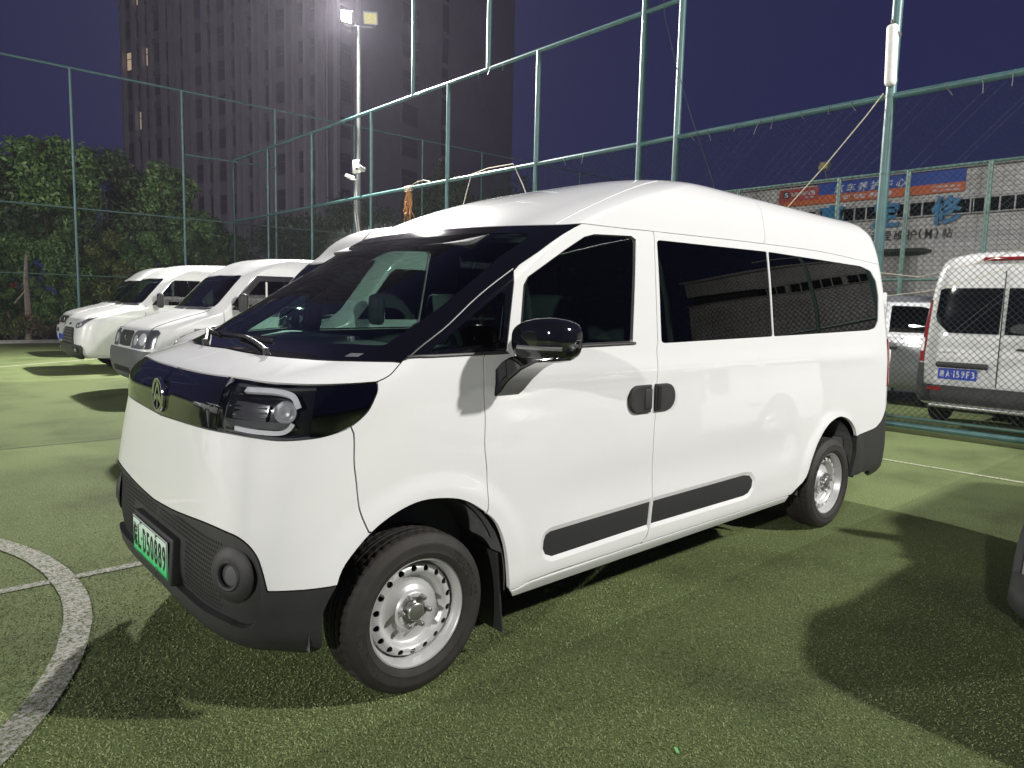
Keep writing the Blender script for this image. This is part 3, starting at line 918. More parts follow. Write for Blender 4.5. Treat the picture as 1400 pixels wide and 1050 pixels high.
def build_inner(V):
    # inner liner of the cabin, with the window openings left free
    UE = VB.um[-1]; v0 = .62
    g = inset(A([(0, 1.150)], ws_glass()[1:-1], [(0, 1.765)]), -.012, keep0=True)
    g = np.maximum(g, [0, 0]); k0 = np.where(g[:, 0] < 1e-6)[0]
    gl = A([(0, 1.136)], g[g[:, 0] > 1e-6] if area2(g) > 0 else g[g[:, 0] > 1e-6][::-1], [(0, 1.778)])
    out = A([(0, v0)], [(1.0, v0)], [(3.0, v0)], [(UE, v0)], [(UE, 1.5)], [(UE, 3.3)], [(3.0, 3.3)], [(0, 3.3)], [(0, 2.4)], gl[::-1], [(0, .9)])
    rw = A([(5.42, 1.16)], [(UE-.08, 1.16)], [(UE-.08, 1.70)], [(5.42, 1.70)])
    hs_ = [inset(VB.dens(T['dwin'], .04, closed=True), .004), inset(spline(T['qin'], 3, closed=True), .002), inset(VB.dens(T['win1'], .05, closed=True), .03), inset(VB.dens(T['win2'], .05, closed=True), .03), rw]
    panel(VB, 'cabin_liner', out, 'inner_dark', V, holes=hs_, center=True, gap=0, depth=.02, off=-.032, h=.06)
    fl = MB()
    fl.box((2.72, 0, .36), (4.5, 1.36, .05)); fl.box((2.65, 0, .27), (4.2, 1.10, .14))
    fl.build('underbody', 'inner_dark', V, smooth=0)
    # dashboard with a cowl and the screens
    d = MB(); vs = []; ys = np.linspace(-.80, .80, 17)
    sec = [(.0, 1.282), (.16, 1.312), (.34, 1.340), (.44, 1.340), (.50, 1.305), (.52, 1.22), (.50, 1.06), (.42, .94), (.24, .82), (.0, .82)]
    for y in ys:
        x0 = .50+.20*(abs(y)/.8)**2.2
        vs += [(x0+x*(1-.25*(abs(y)/.8)**2), y, z-.012*(abs(y)/.8)**2) for x, z in sec]
    k = len(sec)
    d.add(vs, [tuple(range(k)), tuple(range(17*k-1, 16*k-1, -1))]+[(j*k+i, j*k+(i+1) % k, (j+1)*k+(i+1) % k, (j+1)*k+i) for j in range(16) for i in range(k)])
    dash = d.build('dashboard', 'dash_grey', V, smooth=40)
    MB().rbox((.92, .42, 1.345), (.16, .34, .05), .022).build('instrument_hood', 'trim_dark', dash)
    MB().rbox((1.03, 0, 1.20), (.03, .30, .17), .01, rot=(0, -.25, 0)).build('centre_screen', 'gloss_black', dash)
    R_ = .19; tilt = Matrix.Rotation(math.radians(-62), 3, 'Y')
    pts = [tilt @ Vector((R_*math.cos(a), R_*math.sin(a), 0)) for a in np.linspace(0, 2*math.pi, 40)[:-1]]
    st = MB().tube(pts, .016, 8, closed=True).build('steering_wheel', 'plastic_black', V); st.location = (1.12, .42, 1.22)
    sp = MB()
    for a in (0, math.pi*.95, -math.pi*.5, math.pi*.05):
        sp.cyl((0, 0, 0), tilt @ Vector((R_*math.cos(a), R_*math.sin(a), 0)), .016, n=6)
    sp.box((0, 0, 0), (.04, .11, .11), rot=(0, -.4, 0))
    sp.cyl((0, 0, 0), (-.22, 0, -.10), .03, n=10)
    sp.build('wheel_hub', 'plastic_black', st)
    # seats: front pair, then rows behind
    def seat(x, y, nm='front_seat', hr=True):
        s_ = MB().rbox((0, 0, .70), (.50, .50, .18), .06).build(nm, 'seat_fabric', V); s_.location = (x, y, 0)
        MB().rbox((.27, 0, 1.06), (.16, .48, .66), .06, rot=(0, .22, 0)).build('seat_backrest', 'seat_fabric', s_)
        if hr: MB().rbox((.36, 0, 1.47), (.10, .27, .18), .04, rot=(0, .15, 0)).build('headrest', 'seat_fabric', s_)
        MB().box((0, 0, .50), (.36, .40, .24)).build('seat_base', 'trim_dark', s_)
    for y in (.44, -.44): seat(1.45, y)
    for x in (2.45, 3.25, 4.05):
        for y in (.50, -.02, -.52): seat(x, y, 'rear_seat')
    # rear-view mirror and sun visors
    for y in (.42, -.42):
        MB().rbox((1.25, y, 1.79), (.16, .40, .02), .008, rot=(0, -.35, 0)).build('sun_visor', 'trim_dark', V)
    # wheel wells
    for cx, r in ((HUB_F, .445), (HUB_R, .43)):
        for sd in (1, -1):
            w = MB(); n = 26; vs = []
            for k in range(n+1):
                a = math.pi*(-.03+1.06*k/n)
                for y in (.905, .62): vs.append((cx+r*math.cos(a), sd*y, .335+r*math.sin(a)))
            w.add(vs, [(2*k, 2*k+1, 2*k+3, 2*k+2) for k in range(n)])
            c0 = len(w.v); 
            vs = [(cx, sd*.62, .335)]+[(cx+r*math.cos(a), sd*.62, .335+r*math.sin(a)) for a in np.linspace(-.03*math.pi, 1.03*math.pi, n+1)]
            w.add(vs, [(0, k+1, k+2) for k in range(n)])
            o = w.build('wheel_arch_liner', 'inner_dark' if cx == HUB_F else 'well_grey', V)
            if cx == HUB_F:      # the lighter felt corner behind the front tyre
                fl = MB(); vs = []
                for a in np.linspace(.14*math.pi, .40*math.pi, 9):
                    for y in (.86, .63): vs.append((cx+(r-.008)*math.cos(a), sd*y, .335+(r-.008)*math.sin(a)))
                fl.add(vs, [(2*k, 2*k+1, 2*k+3, 2*k+2) for k in range(8)])
                fl.build('felt_liner', 'well_grey', o)
                MB().rbox((cx+.415, sd*.80, .29), (.012, .22, .36), .004, rot=(0, -.10, 0)).build('mud_flap', 'plastic_black', V)
            else:
                MB().rbox((cx+.35, sd*.76, .44), (.03, .20, .34), .01, rot=(0, -.30, 0)).build('well_bracket', 'well_grey', o)

def build_mirrors(V):
    for sd in (1, -1):
        # housing: lofted egg with a flat rear face carrying the glass
        mb = MB(); n = 28; vs = []
        prof = [(-.085, .30, .35), (-.078, .62, .66), (-.060, .84, .86), (-.03, .97, .98), (.01, 1.0, 1.0), (.05, .98, .97), (.068, .93, .92)]
        cx, cy, cz = 1.165, 1.115, 1.372
        for dx, sy, sz in prof:
            for k in range(n):
                a = 2*math.pi*k/n; c_, s_ = math.cos(a), math.sin(a)
                ey = .128*sy*math.copysign(abs(c_)**.62, c_); ez = .090*sz*math.copysign(abs(s_)**.72, s_)
                if ez > 0: ez *= 1-.30*max(0, -ey/.13)          # top falls towards the door
                vs.append((cx+dx+.16*ey, sd*(cy+ey), cz+ez))
        m_ = len(prof)
        mb.add(vs, [(i*n+k, i*n+(k+1) % n, (i+1)*n+(k+1) % n, (i+1)*n+k) for i in range(m_-1) for k in range(n)])
        mb.add([vs[k] for k in range(n)], [tuple(range(n))])
        mb.add([vs[(m_-1)*n+k] for k in range(n)], [tuple(range(n))])
        h = mb.build('door_mirror', 'gloss_black', V, smooth=50)
        MB().box((cx+.071, sd*cy, cz), (.004, .21, .14), rot=(0, 0, sd*.16)).build('mirror_glass', 'chrome', h)
        s = MB(); pts = []
        for t in np.linspace(-.055, .124, 12):
            fx = -.083+.35*max(0, abs(t)-.05)**1.0*.55+.16*t+(.55*(t-.085) if t > .085 else 0)
            pts.append((cx+fx, sd*(cy+t), cz-.030))
        s.tube(pts, .0085, 6).build('indicator_strip', 'lens_grey', h)
        g = MB(); g.tube([(x+.001, y, z+.013) for x, y, z in pts]+[], .0022, 5).build('mirror_seam', 'chrome_dark', h)
        a = MB()
        sec = [((1.060, .928), (1.200, .928), 1.128), ((1.075, .955), (1.215, .955), 1.155), ((1.078, 1.0), (1.222, 1.0), 1.205), ((1.090, 1.06), (1.225, 1.06), 1.252), ((1.10, 1.13), (1.225, 1.13), 1.285), ((1.115, 1.22), (1.222, 1.22), 1.296)]
        hs_ = [.115, .125, .095, .062, .040, .018]
        vs = []
        for ((x0, y0), (x1, y1), z), hh in zip(sec, hs_):
            vs += [(x0, sd*y0, z), (x1, sd*y1, z), (x1-.012, sd*y1, z+hh), (x0+.010, sd*y0, z+hh)]
        a.add(vs, [(4*i+k, 4*i+(k+1) % 4, 4*i+4+(k+1) % 4, 4*i+4+k) for i in range(len(sec)-1) for k in range(4)]+[(0, 1, 2, 3), (20, 21, 22, 23)])
        o = a.build('mirror_arm', 'gloss_black', h, smooth=40)
        bv = o.modifiers.new('bevel', 'BEVEL'); bv.width = .012; bv.segments = 3
simple('lens_grey', (.16, .16, .16), rough=.15, coat=1.0)
simple('chrome_dark', (.25, .25, .26), rough=.2, metal=1.0)

def build_handles(V):
    for sd in (1, -1):
        for x0, x1, flat in ((1.900, 2.072, 1), (2.108, 2.268, -1)):
            p = VB.P(VB.side([((x0+x1)/2, 1.062)]))[0]
            y = p[1]
            n = 12; pts = []
            r = .068; hw = (x1-x0)/2; hh = .070
            for k in range(n+1):       # D-shape: round away from the seam
                a = math.pi/2+math.pi*k/n
                ca, sa = math.cos(a), math.sin(a)
                pts.append((-hw+r+r*ca, math.copysign(max(0, abs(sa)), sa)*r+(hh-r)*(1 if sa > 0.02 else (-1 if sa < -.02 else 0))))
            pts += [(hw, -hh), (hw, hh)]
            pts = [(a*flat, b) for a, b in pts]
            cx = (x0+x1)/2
            plate = MB(); c = [(cx+a, sd*(y-.012), 1.062+b) for a, b in pts]; e = [(cx+a*.97, sd*(y+.012), 1.062+b*.97) for a, b in pts]; k = len(pts)
            e2 = [(cx+a*.90, sd*(y+.017), 1.062+b*.90) for a, b in pts]
            plate.add(c+e+e2, [(i, (i+1) % k, k+(i+1) % k, k+i) for i in range(k)]+[(k+i, k+(i+1) % k, 2*k+(i+1) % k, 2*k+i) for i in range(k)]+[tuple(range(2*k, 3*k))])
            o = plate.build('door_handle', 'plastic_black', V, smooth=40)
            if flat > 0:
                MB().rbox((cx+hw*.62, sd*(y+.018), 1.062), (.056, .008, .100), .004).build('handle_flap', 'plastic_black', o)
            else:
                MB().rbox((cx-hw*.74, sd*(y+.016), 1.062), (.030, .008, .118), .004).build('handle_recess', 'void_black', o)

def build_wipers(V):
    for pv, tip, nm in (((.40, .38), (.50, -.36), 0), ((.385, -.30), (.56, -.80), 1)):
        p0 = np.array([pv[0]+.015, pv[1], 1.302]); 
        uvs = []
        def at(y, v_):
            uu = np.linspace(0, 1.2, 400); q, n = VB.P(np.stack([uu, np.full(400, v_)], 1), True)
            k = np.argmin(abs(q[:, 1]-abs(y))); r = q[k]*[1, 1 if y >= 0 else -1, 1]; nn = n[k]*[1, 1 if y >= 0 else -1, 1]
            return r, nn
        pts = []
        for t in np.linspace(0, 1, 14):
            y = pv[1]+(tip[1]-pv[1])*t; v_ = 1.078+.045*math.sin(min(1, t*1.4)*math.pi/2)
            r, nn = at(y, v_); pts.append(tuple(r+nn*(.012+.007*math.sin(math.pi*min(1, t*1.1+.05)))))
        w = MB().tube(pts[:9], [.009]*3+[.007]*6, 6).build('wiper', 'plastic_black', V)
        bl = []
        for t in np.linspace(-.12, 1.05, 16):
            y = pv[1]+(tip[1]-pv[1])*(.25+.75*t) if nm == 0 else pv[1]+(tip[1]-pv[1])*(.2+.8*t)
            r, nn = at(y, 1.125+.006*t); bl.append(tuple(r+nn*.012))
        MB().tube(bl, .007, 6).build('wiper_blade', 'rubber_seal', w)
        MB().cyl(Vector(pts[0])-Vector((0, 0, .02)), Vector(pts[0])+Vector((0, 0, .010)), .013, n=12).build('wiper_cap', 'plastic_black', w)
    # the fine plate in the corner of the windscreen (identification window)
    p, n = VB.P(np.array([(.955, 1.098)]), True)
    q = VB.dens(np.array([(.845, 1.085), (.90, 1.085), (.91, 1.100), (.855, 1.100)]), .02, closed=True)
    panel(VB, 'identification_window', q, 'lens_grey', V, off=.0015, gap=0, depth=0, sides=(1,))

def tyre_mesh():
    R, w = TYRE_R, .205
    half = [(.213, .080), (.217, .094), (.232, .101), (.240, .1030), (.244, .1045), (.248, .1035), (.262, .1050), (.280, .1042), (.288, .1048), (.292, .1025), (.303, .098), (.318, .0905), (.3275, .083), (.3315, .075), (.334, .062), (.3345, .050), (.3268, .0488), (.3268, .0418), (.335, .0406), (.335, .0150), (.3268, .0140), (.3268, .0065), (.335, .0055)]
    half = [(.213+(r-.213)*.853, a) for r, a in half]
    prof = half+[(r, -a) for r, a in half[::-1]]
    n = 208; P = len(prof)
    blk = set(range(13, 16)) | set(P-1-i for i in range(13, 16))
    mid = set(range(18, 20)) | set(P-1-i for i in range(18, 20))
    def wob(k, i):
        if i in blk and k % 4 == 0: return -.0048
        if i in mid and k % 4 == 2: return -.0035
        return 0
    return MB().lathe(prof, n=n, wob=wob)
def rim_parts():
    """steel disc wheel, outer face towards +y"""
    fl = MB().lathe([(.2165, .066), (.2175, .078), (.2140, .0860), (.2075, .0865), (.2035, .0800), (.2015, .066), (.196, .058), (.1925, .046), (.1905, .030), (.1885, .010), (.1865, -.05), (.1865, -.09)], n=72)
    # pierced ring: 18 hand holes, modelled through the sheet; plain turned rings inside and outside it
    RR = [.050, .066, .071, .078, .095, .112, .124, .132, .138, .143, .148, .154, .160, .176, .182, .1885]
    DD = [x+.020 for x in (.034, .034, .032, .020, .010, .005, .005, .008, .015, .024, .031, .035, .036, .032, .022, .004)]
    def prof(r0, r1, k):
        q = np.linspace(r0, r1, k); return [(x, float(np.interp(x, RR, DD))) for x in q]
    disc = MB().lathe(prof(.050, .150, 34), n=72)
    disc.lathe(prof(.182, .1885, 5), n=72)
    a = np.linspace(0, 2*np.pi, 73)[:-1]
    outer = np.stack([np.cos(a), np.sin(a)], 1)*.182; inner = np.stack([np.cos(a), np.sin(a)], 1)[::-1]*.150
    hl = []
    for k in range(18):
        t = 2*np.pi*(k+.5)/18; b = np.linspace(0, 2*np.pi, 15)[:-1]
        loc = np.stack([.0125*np.cos(b), .0130*np.sin(b)], 1)
        c_, s_ = np.cos(t), np.sin(t)
        hl.append(np.stack([.1665*c_+loc[:, 0]*c_-loc[:, 1]*s_, .1665*s_+loc[:, 0]*s_+loc[:, 1]*c_], 1))
    V2, T2 = tri_region(outer, hl+[inner], .0075)
    dep = np.interp(np.linalg.norm(V2, axis=1), RR, DD)
    disc.add([(p[0], d, p[1]) for p, d in zip(V2, dep)], T2)
    for L in hl:
        n = len(L); d = np.interp(np.linalg.norm(L, axis=1), RR, DD)
        disc.add([(p[0], q, p[1]) for p, q in zip(L, d)]+[(p[0], q-.006, p[1]) for p, q in zip(L, d)], [(i, (i+1) % n, n+(i+1) % n, n+i) for i in range(n)])
    hub = MB().lathe([(.0, .078), (.030, .078), (.034, .076), (.0365, .071), (.0365, .054), (.052, .054)], n=36)
    return fl, disc, hub
def sidewall_text(root, word, a0, r0=.260):
    o = text_mesh('sidewall_lettering', word, .1, 'rubber_tyre', root, (0, 0, 0), (1, 0, 0), (0, 1, 0), extrude=.0012, fit=(.23, .030), bold=.001)
    me = o.data; n = len(me.vertices); co = np.zeros(n*3); me.vertices.foreach_get('co', co); co = co.reshape(-1, 3)
    a = a0-co[:, 0]/r0; r = r0+co[:, 1]
    w = np.stack([r*np.cos(a), .1052+co[:, 2], r*np.sin(a)], 1)
    me.vertices.foreach_set('co', w.ravel()); me.update()
def build_wheels(V):
    ty = tyre_mesh().mesh('tyre', 40); ty.materials.append(MAT['rubber_tyre'])
    fl, disc, hub = rim_parts()
    fm = fl.mesh('rim_flange', 50); fm.materials.append(MAT['rim_silver'])
    dm = disc.mesh('wheel_disc', 60); dm.materials.append(MAT['rim_silver'])
    hm = hub.mesh('hub_cap', 40); hm.materials.append(MAT['steel'])
    nut = MB()
    nut.cyl((0, .051, 0), (0, .072, 0), .0115, n=6); nut.cyl((0, .072, 0), (0, .081, 0), .0085, n=10); nut.cyl((0, .081, 0), (0, .084, 0), .006, n=8)
    nm = nut.mesh('wheel_nut', 40); nm.materials.append(MAT['steel'])
    br = MB().lathe([(.0, -.03), (.15, -.03), (.15, -.05), (.182, -.05)], n=32).mesh('brake_drum', 40); br.materials.append(MAT['void_black'])
    for cx in (HUB_F, HUB_R):
        for sd in (1, -1):
            root = bpy.data.objects.new('wheel', ty); COL.objects.link(root)
            root.parent = V; root.location = (cx, sd*.825, .3165); root.rotation_euler = (0, .35 if cx == HUB_F else 1.0, 0 if sd > 0 else math.pi)
            root.name = 'wheel'
            for me in (fm, dm, hm, br):
                o = bpy.data.objects.new(me.name, me); COL.objects.link(o); o.parent = root
            for k in range(6):
                t = 2*math.pi*(k+.25)/6
                o = bpy.data.objects.new('wheel_nut', nm); COL.objects.link(o); o.parent = root
                o.location = (.060*math.cos(t), 0, .060*math.sin(t))
            if sd > 0:
                for a0 in (3.95, .85): sidewall_text(root, 'TRACFORCE', a0)
            vv = MB().cyl((.176*math.cos(2.9), .02, .176*math.sin(2.9)), (.172*math.cos(2.9), .062, .172*math.sin(2.9)), .0045, n=8)
            vv.build('tyre_valve', 'steel', root)
build_van(van)
# ---------------------------------------------------------------- ground, turf and painted lines
def mnode(nt, op, a=None, b=None, c=None):
    n = nt.nodes.new('ShaderNodeMath'); n.operation = op
    for k, x in enumerate((a, b, c)):
        if x is None: continue
        if isinstance(x, (int, float)): n.inputs[k].default_value = x
        else: nt.links.new(x, n.inputs[k])
    return n.outputs[0]
def noise(nt, vec, scale, detail=4, rough=.6):
    n = nt.nodes.new('ShaderNodeTexNoise'); n.inputs['Scale'].default_value = scale
    n.inputs['Detail'].default_value = detail; n.inputs['Roughness'].default_value = rough
    nt.links.new(vec, n.inputs['Vector']); return n.outputs[0]
def ramp(nt, fac, stops):
    r = nt.nodes.new('ShaderNodeValToRGB'); e = r.color_ramp.elements
    while len(e) < len(stops): e.new(.5)
    for k, (p, c) in enumerate(stops):
        e[k].position = p; e[k].color = (*c, 1) if len(c) == 3 else c
    nt.links.new(fac, r.inputs[0]); return r.outputs[0]
def mixc(nt, fac, a, b, mode='MIX'):
    n = nt.nodes.new('ShaderNodeMixRGB'); n.blend_type = mode
    for k, x in enumerate((fac, a, b)):
        if isinstance(x, (int, float)): n.inputs[k].default_value = x
        elif isinstance(x, tuple): n.inputs[k].default_value = (*x, 1)
        else: nt.links.new(x, n.inputs[k])
    return n.outputs[0]
def turf_material(name, paint=None):
    m, nt, b = _nt(name)
    tc = nt.nodes.new('ShaderNodeTexCoord'); P = tc.outputs['Object']
    sx = nt.nodes.new('ShaderNodeSeparateXYZ'); nt.links.new(P, sx.inputs[0])
    fine = mnode(nt, 'MULTIPLY_ADD', noise(nt, P, 85, 4, .8), .8, mnode(nt, 'MULTIPLY', noise(nt, P, 240, 2, .7), .2)); mid = noise(nt, P, 60, 4, .65); big = noise(nt, P, 1.1, 4, .55); huge = noise(nt, P, .35, 3, .5)
    fibre = ramp(nt, fine, TURF_FIBRE)
    # two shades of carpet laid in lanes across the pitch
    lane = mnode(nt, 'SINE', mnode(nt, 'MULTIPLY_ADD', sx.outputs[1], math.pi/6.2, -math.pi*8.3/6.2))
    lane = mnode(nt, 'MULTIPLY_ADD', mnode(nt, 'LESS_THAN', lane, 0.0), .20, .80)
    col = mixc(nt, 1.0, fibre, lane, 'MULTIPLY')
    wear = ramp(nt, big, [(.30, (.66, .66, .66)), (.5, (1, 1, 1)), (.72, (1.10, 1.10, 1.06))])
    col = mixc(nt, 1.0, col, wear, 'MULTIPLY')
    stain = ramp(nt, mnode(nt, 'MULTIPLY_ADD', mid, .35, mnode(nt, 'MULTIPLY', huge, .8)), [(.36, (.55, .56, .58)), (.46, (1, 1, 1))])
    col = mixc(nt, .55, col, stain, 'MULTIPLY')
    if paint:
        # paint sits on the fibre tips and has worn off the gaps between them
        f = mnode(nt, 'MULTIPLY_ADD', mid, .7, mnode(nt, 'MULTIPLY', fine, .6))
        f2 = ramp(nt, f, [(.56, (0, 0, 0)), (.72, (1, 1, 1))])
        col = mixc(nt, f2, col, paint)
    nt.links.new(col, b.inputs['Base Color'])
    b.inputs['Roughness'].default_value = .92
    b.inputs['Specular IOR Level'].default_value = .2
    bp = nt.nodes.new('ShaderNodeBump'); bp.inputs['Strength'].default_value = .9; bp.inputs['Distance'].default_value = .012
    nt.links.new(fine, bp.inputs['Height']); nt.links.new(bp.outputs[0], b.inputs['Normal'])
    return m
TURF_FIBRE = [(.30, (.016, .023, .008)), (.42, (.071, .098, .036)), (.56, (.156, .194, .077)), (.74, (.29, .335, .162))]
turf_material('turf')
turf_material('turf_paint', (.42, .40, .38))
turf_material('turf_paint_thin', (.46, .47, .36))
simple('seam_dark', (.03, .04, .02), rough=.9, noise=.4, nscale=30)
simple('asphalt', (.035, .037, .036), rough=.9, noise=.35, nscale=3, bump=.3, bscale=80)
simple('kerb', (.26, .26, .24), rough=.85, noise=.25, nscale=6)

def sheet(name, x0, x1, y0, y1, z, mat, kind='structure'):
    o = MB().add([(x0, y0, z), (x1, y0, z), (x1, y1, z), (x0, y1, z)], [(0, 1, 2, 3)]).build(name, mat, smooth=0)
    o['kind'] = kind
    return o
sheet('ground', -600, 600, -600, 600, -.012, 'asphalt')
turf_o = sheet('turf_pitch', -30, 13.5, -40, 26.0, 0.0, 'turf')
def ring_line(cx, cy, r, w, z, n=120):
    vs = []
    for k in range(n):
        a = 2*math.pi*k/n; jr = random.uniform(-.003, .003)
        for q in (r-w/2+jr, r+w/2+jr): vs.append((cx+q*math.cos(a), cy+q*math.sin(a), z))
    return MB().add(vs, [(2*k, 2*k+1, (2*k+3) % (2*n), (2*k+2) % (2*n)) for k in range(n)])
ring_line(-1.83, 4.18, 2.5, .115, .0055).build('centre_circle_line', 'turf_paint', turf_o, smooth=0)
def straight(name, p, q, w, z, mat):
    p, q = Vector((*p, z)), Vector((*q, z)); d = (q-p).normalized(); s = Vector((-d.y, d.x, 0))*w/2
    n = 40; vs = []
    for k in range(n+1):
        c = p.lerp(q, k/n); j = random.uniform(.95, 1.05)
        vs += [c-s*j, c+s*j]
    return MB().add(vs, [(2*k, 2*k+1, 2*k+3, 2*k+2) for k in range(n)]).build(name, mat, turf_o, smooth=0)
straight('halfway_line', (-20, 4.29), (7.8, 4.29), .065, .0040, 'turf_paint')
straight('touch_line', (7.80, -20), (7.80, 22), .06, .0048, 'turf_paint_thin')
straight('goal_line', (-1.5, 15.4), (4.6, 19.7), .10, .0044, 'turf_paint_thin')
for yy_ in (8.3, 14.5): straight('turf_seam', (-25, yy_), (9.7, yy_+.02), .018, .0030, 'seam_dark')
MB().box((-8, 26.05, .04), (40, .16, .12)).build('kerb', 'kerb')['kind'] = 'structure'

# ---------------------------------------------------------------- fences of the pitch
simple('pipe_teal', (.052, .122, .122), rough=.42, noise=.22, nscale=5, bump=.15, bscale=60)
simple('pipe_dark', (.05, .10, .085), rough=.5, noise=.3, nscale=5)
simple('mesh_wire', (.030, .042, .038), rough=.5, metal=.3)
simple('mesh_green', (.025, .055, .035), rough=.6)
def wires_diag(mb, o, ux, L, z0, z1, pitch, r):
    """two families of straight wires crossing as a diamond mesh in the vertical plane through o along ux"""
    o, ux = Vector(o), Vector(ux).normalized(); nrm = Vector((-ux.y, ux.x, 0)); H_ = z1-z0
    for fam in (1, -1):
        k = int((L+H_)/pitch)
        for i in range(k+1):
            a = i*pitch-(H_ if fam > 0 else 0)
            b = a+fam*H_ if fam > 0 else a-H_
            za, zb = z0, z1
            if a < 0: za = z0+(0-a)/(b-a)*H_; a2 = 0
            elif a > L: za = z0+(L-a)/(b-a)*H_; a2 = L
            else: a2 = a
            if b < 0: zb = z0+(0-a)/(b-a)*H_; b2 = 0
            elif b > L: zb = z0+(L-a)/(b-a)*H_; b2 = L
            else: b2 = b
            if zb-za < .05: continue
            off = nrm*(.003*fam)
            mb.cyl(o+ux*a2+Vector((0, 0, za))+off, o+ux*b2+Vector((0, 0, zb))+off, r, n=3, caps=False)
XF, YF = 9.82, 25.8
rf = empty('mesh_fence', (XF, 10, 0))
tag(rf, 'tall teal pipe fence with diamond mesh behind the rear of the high-roof van', 'fence')
def pole(mb, x, y, z0, z1, r, n=12): mb.cyl((x, y, z0), (x, y, z1), r, n=n)
for y, z1, r in ((26.3, 6.38, .045), (23.3, 6.38, .045), (20.14, 6.38, .045), (16.75, 6.38, .045), (13.42, 6.38, .05), (10.51, 6.38, .05), (7.96, 10.5, .055), (7.21, 10.5, .055), (3.94, 10.5, .062), (.60, 6.38, .05), (-2.7, 6.38, .05), (-6.0, 6.38, .05), (-9.3, 6.38, .05)):
    p = MB(); pole(p, 0, y-10, 0, z1, r); q = p.build('post', 'pipe_teal', rf)
    c = MB(); 
    for z in (1.2, 2.3, 3.3, 4.26): c.cyl((-.0, y-10, z-.012), (0, y-10, z+.012), r+.004, n=12)
    c.build('post_band', 'pipe_dark', q)
for y, z0, z1 in ((14.84, 6.38, 10.0), (12.04, 6.38, 10.0)):
    p = MB(); pole(p, 0, y-10, z0, z1, .05)
    p.build('upper_post', 'pipe_teal', rf)
for z, r in ((4.26, .042), (6.38, .042), (.10, .038), (.20, .02)):
    if z == 6.38: y0, y1 = 26.3, 7.2
    else: y0, y1 = 26.3, -9.3
    MB().cyl((-.004, y1-10, z), (-.004, y0-10, z), r, n=12).build('rail', 'pipe_teal' if z != .2 else 'pipe_dark', rf)
w = MB(); wires_diag(w, (.03, -19.3, 0), (0, 1, 0), 35.6, .12, 4.24, .078, .0031)
o = w.build('diamond_mesh', 'mesh_wire', rf, smooth=0, fix=False); o['kind'] = 'stuff'

lf = empty('boundary_fence', (6, YF, 0))
tag(lf, 'very tall thin-posted green fence in front of the leafy trees and tower block', 'fence')
for k in range(-3, 9):
    x = 4.76+3.2*k-6
    p = MB(); pole(p, x, 0, 0, 8.3, .042); p.build('post', 'pipe_teal', lf)
for z, r in ((8.3, .035), (4.15, .03), (2.1, .016)):
    MB().cyl((-11, .004, z), (26.2, .004, z), r, n=10).build('rail', 'pipe_teal' if z > 5 else 'pipe_dark', lf)
MB().cyl((2.0, .004, 6.25), (5.1, .004, 6.27), .03, n=10).build('rail', 'pipe_teal', lf)
w = MB(); wires_diag(w, (-11, .04, 0), (1, 0, 0), 30, .1, 4.14, .09, .0026)
o = w.build('diamond_mesh', 'mesh_green', lf, smooth=0, fix=False); o['kind'] = 'stuff'

bf = empty('street_fence', (15.3, 5, 0))
tag(bf, 'lower green fence standing between the mesh fence and the repair workshop', 'fence')
for y in (14.2, 11.8, 9.4, 7.04, 5.68, 4.29, 2.0, -.4, -2.8):
    p = MB(); pole(p, 0, y-5, 0, 4.32, .045); p.build('post', 'pipe_dark', bf)
for z in (4.32, 2.2): MB().cyl((.003, -9, z), (.003, 11, z), .028, n=8).build('rail', 'pipe_dark', bf)
w = MB(); wires_diag(w, (.03, -9, 0), (0, 1, 0), 20, .1, 4.3, .12, .0022)
o = w.build('diamond_mesh', 'mesh_wire', bf, smooth=0, fix=False); o['kind'] = 'stuff'
# leaning prop of the street fence
MB().cyl((-.9, 1.3, 0), (-.05, 1.75, 2.9), .03, n=8).build('brace', 'pipe_dark', bf)

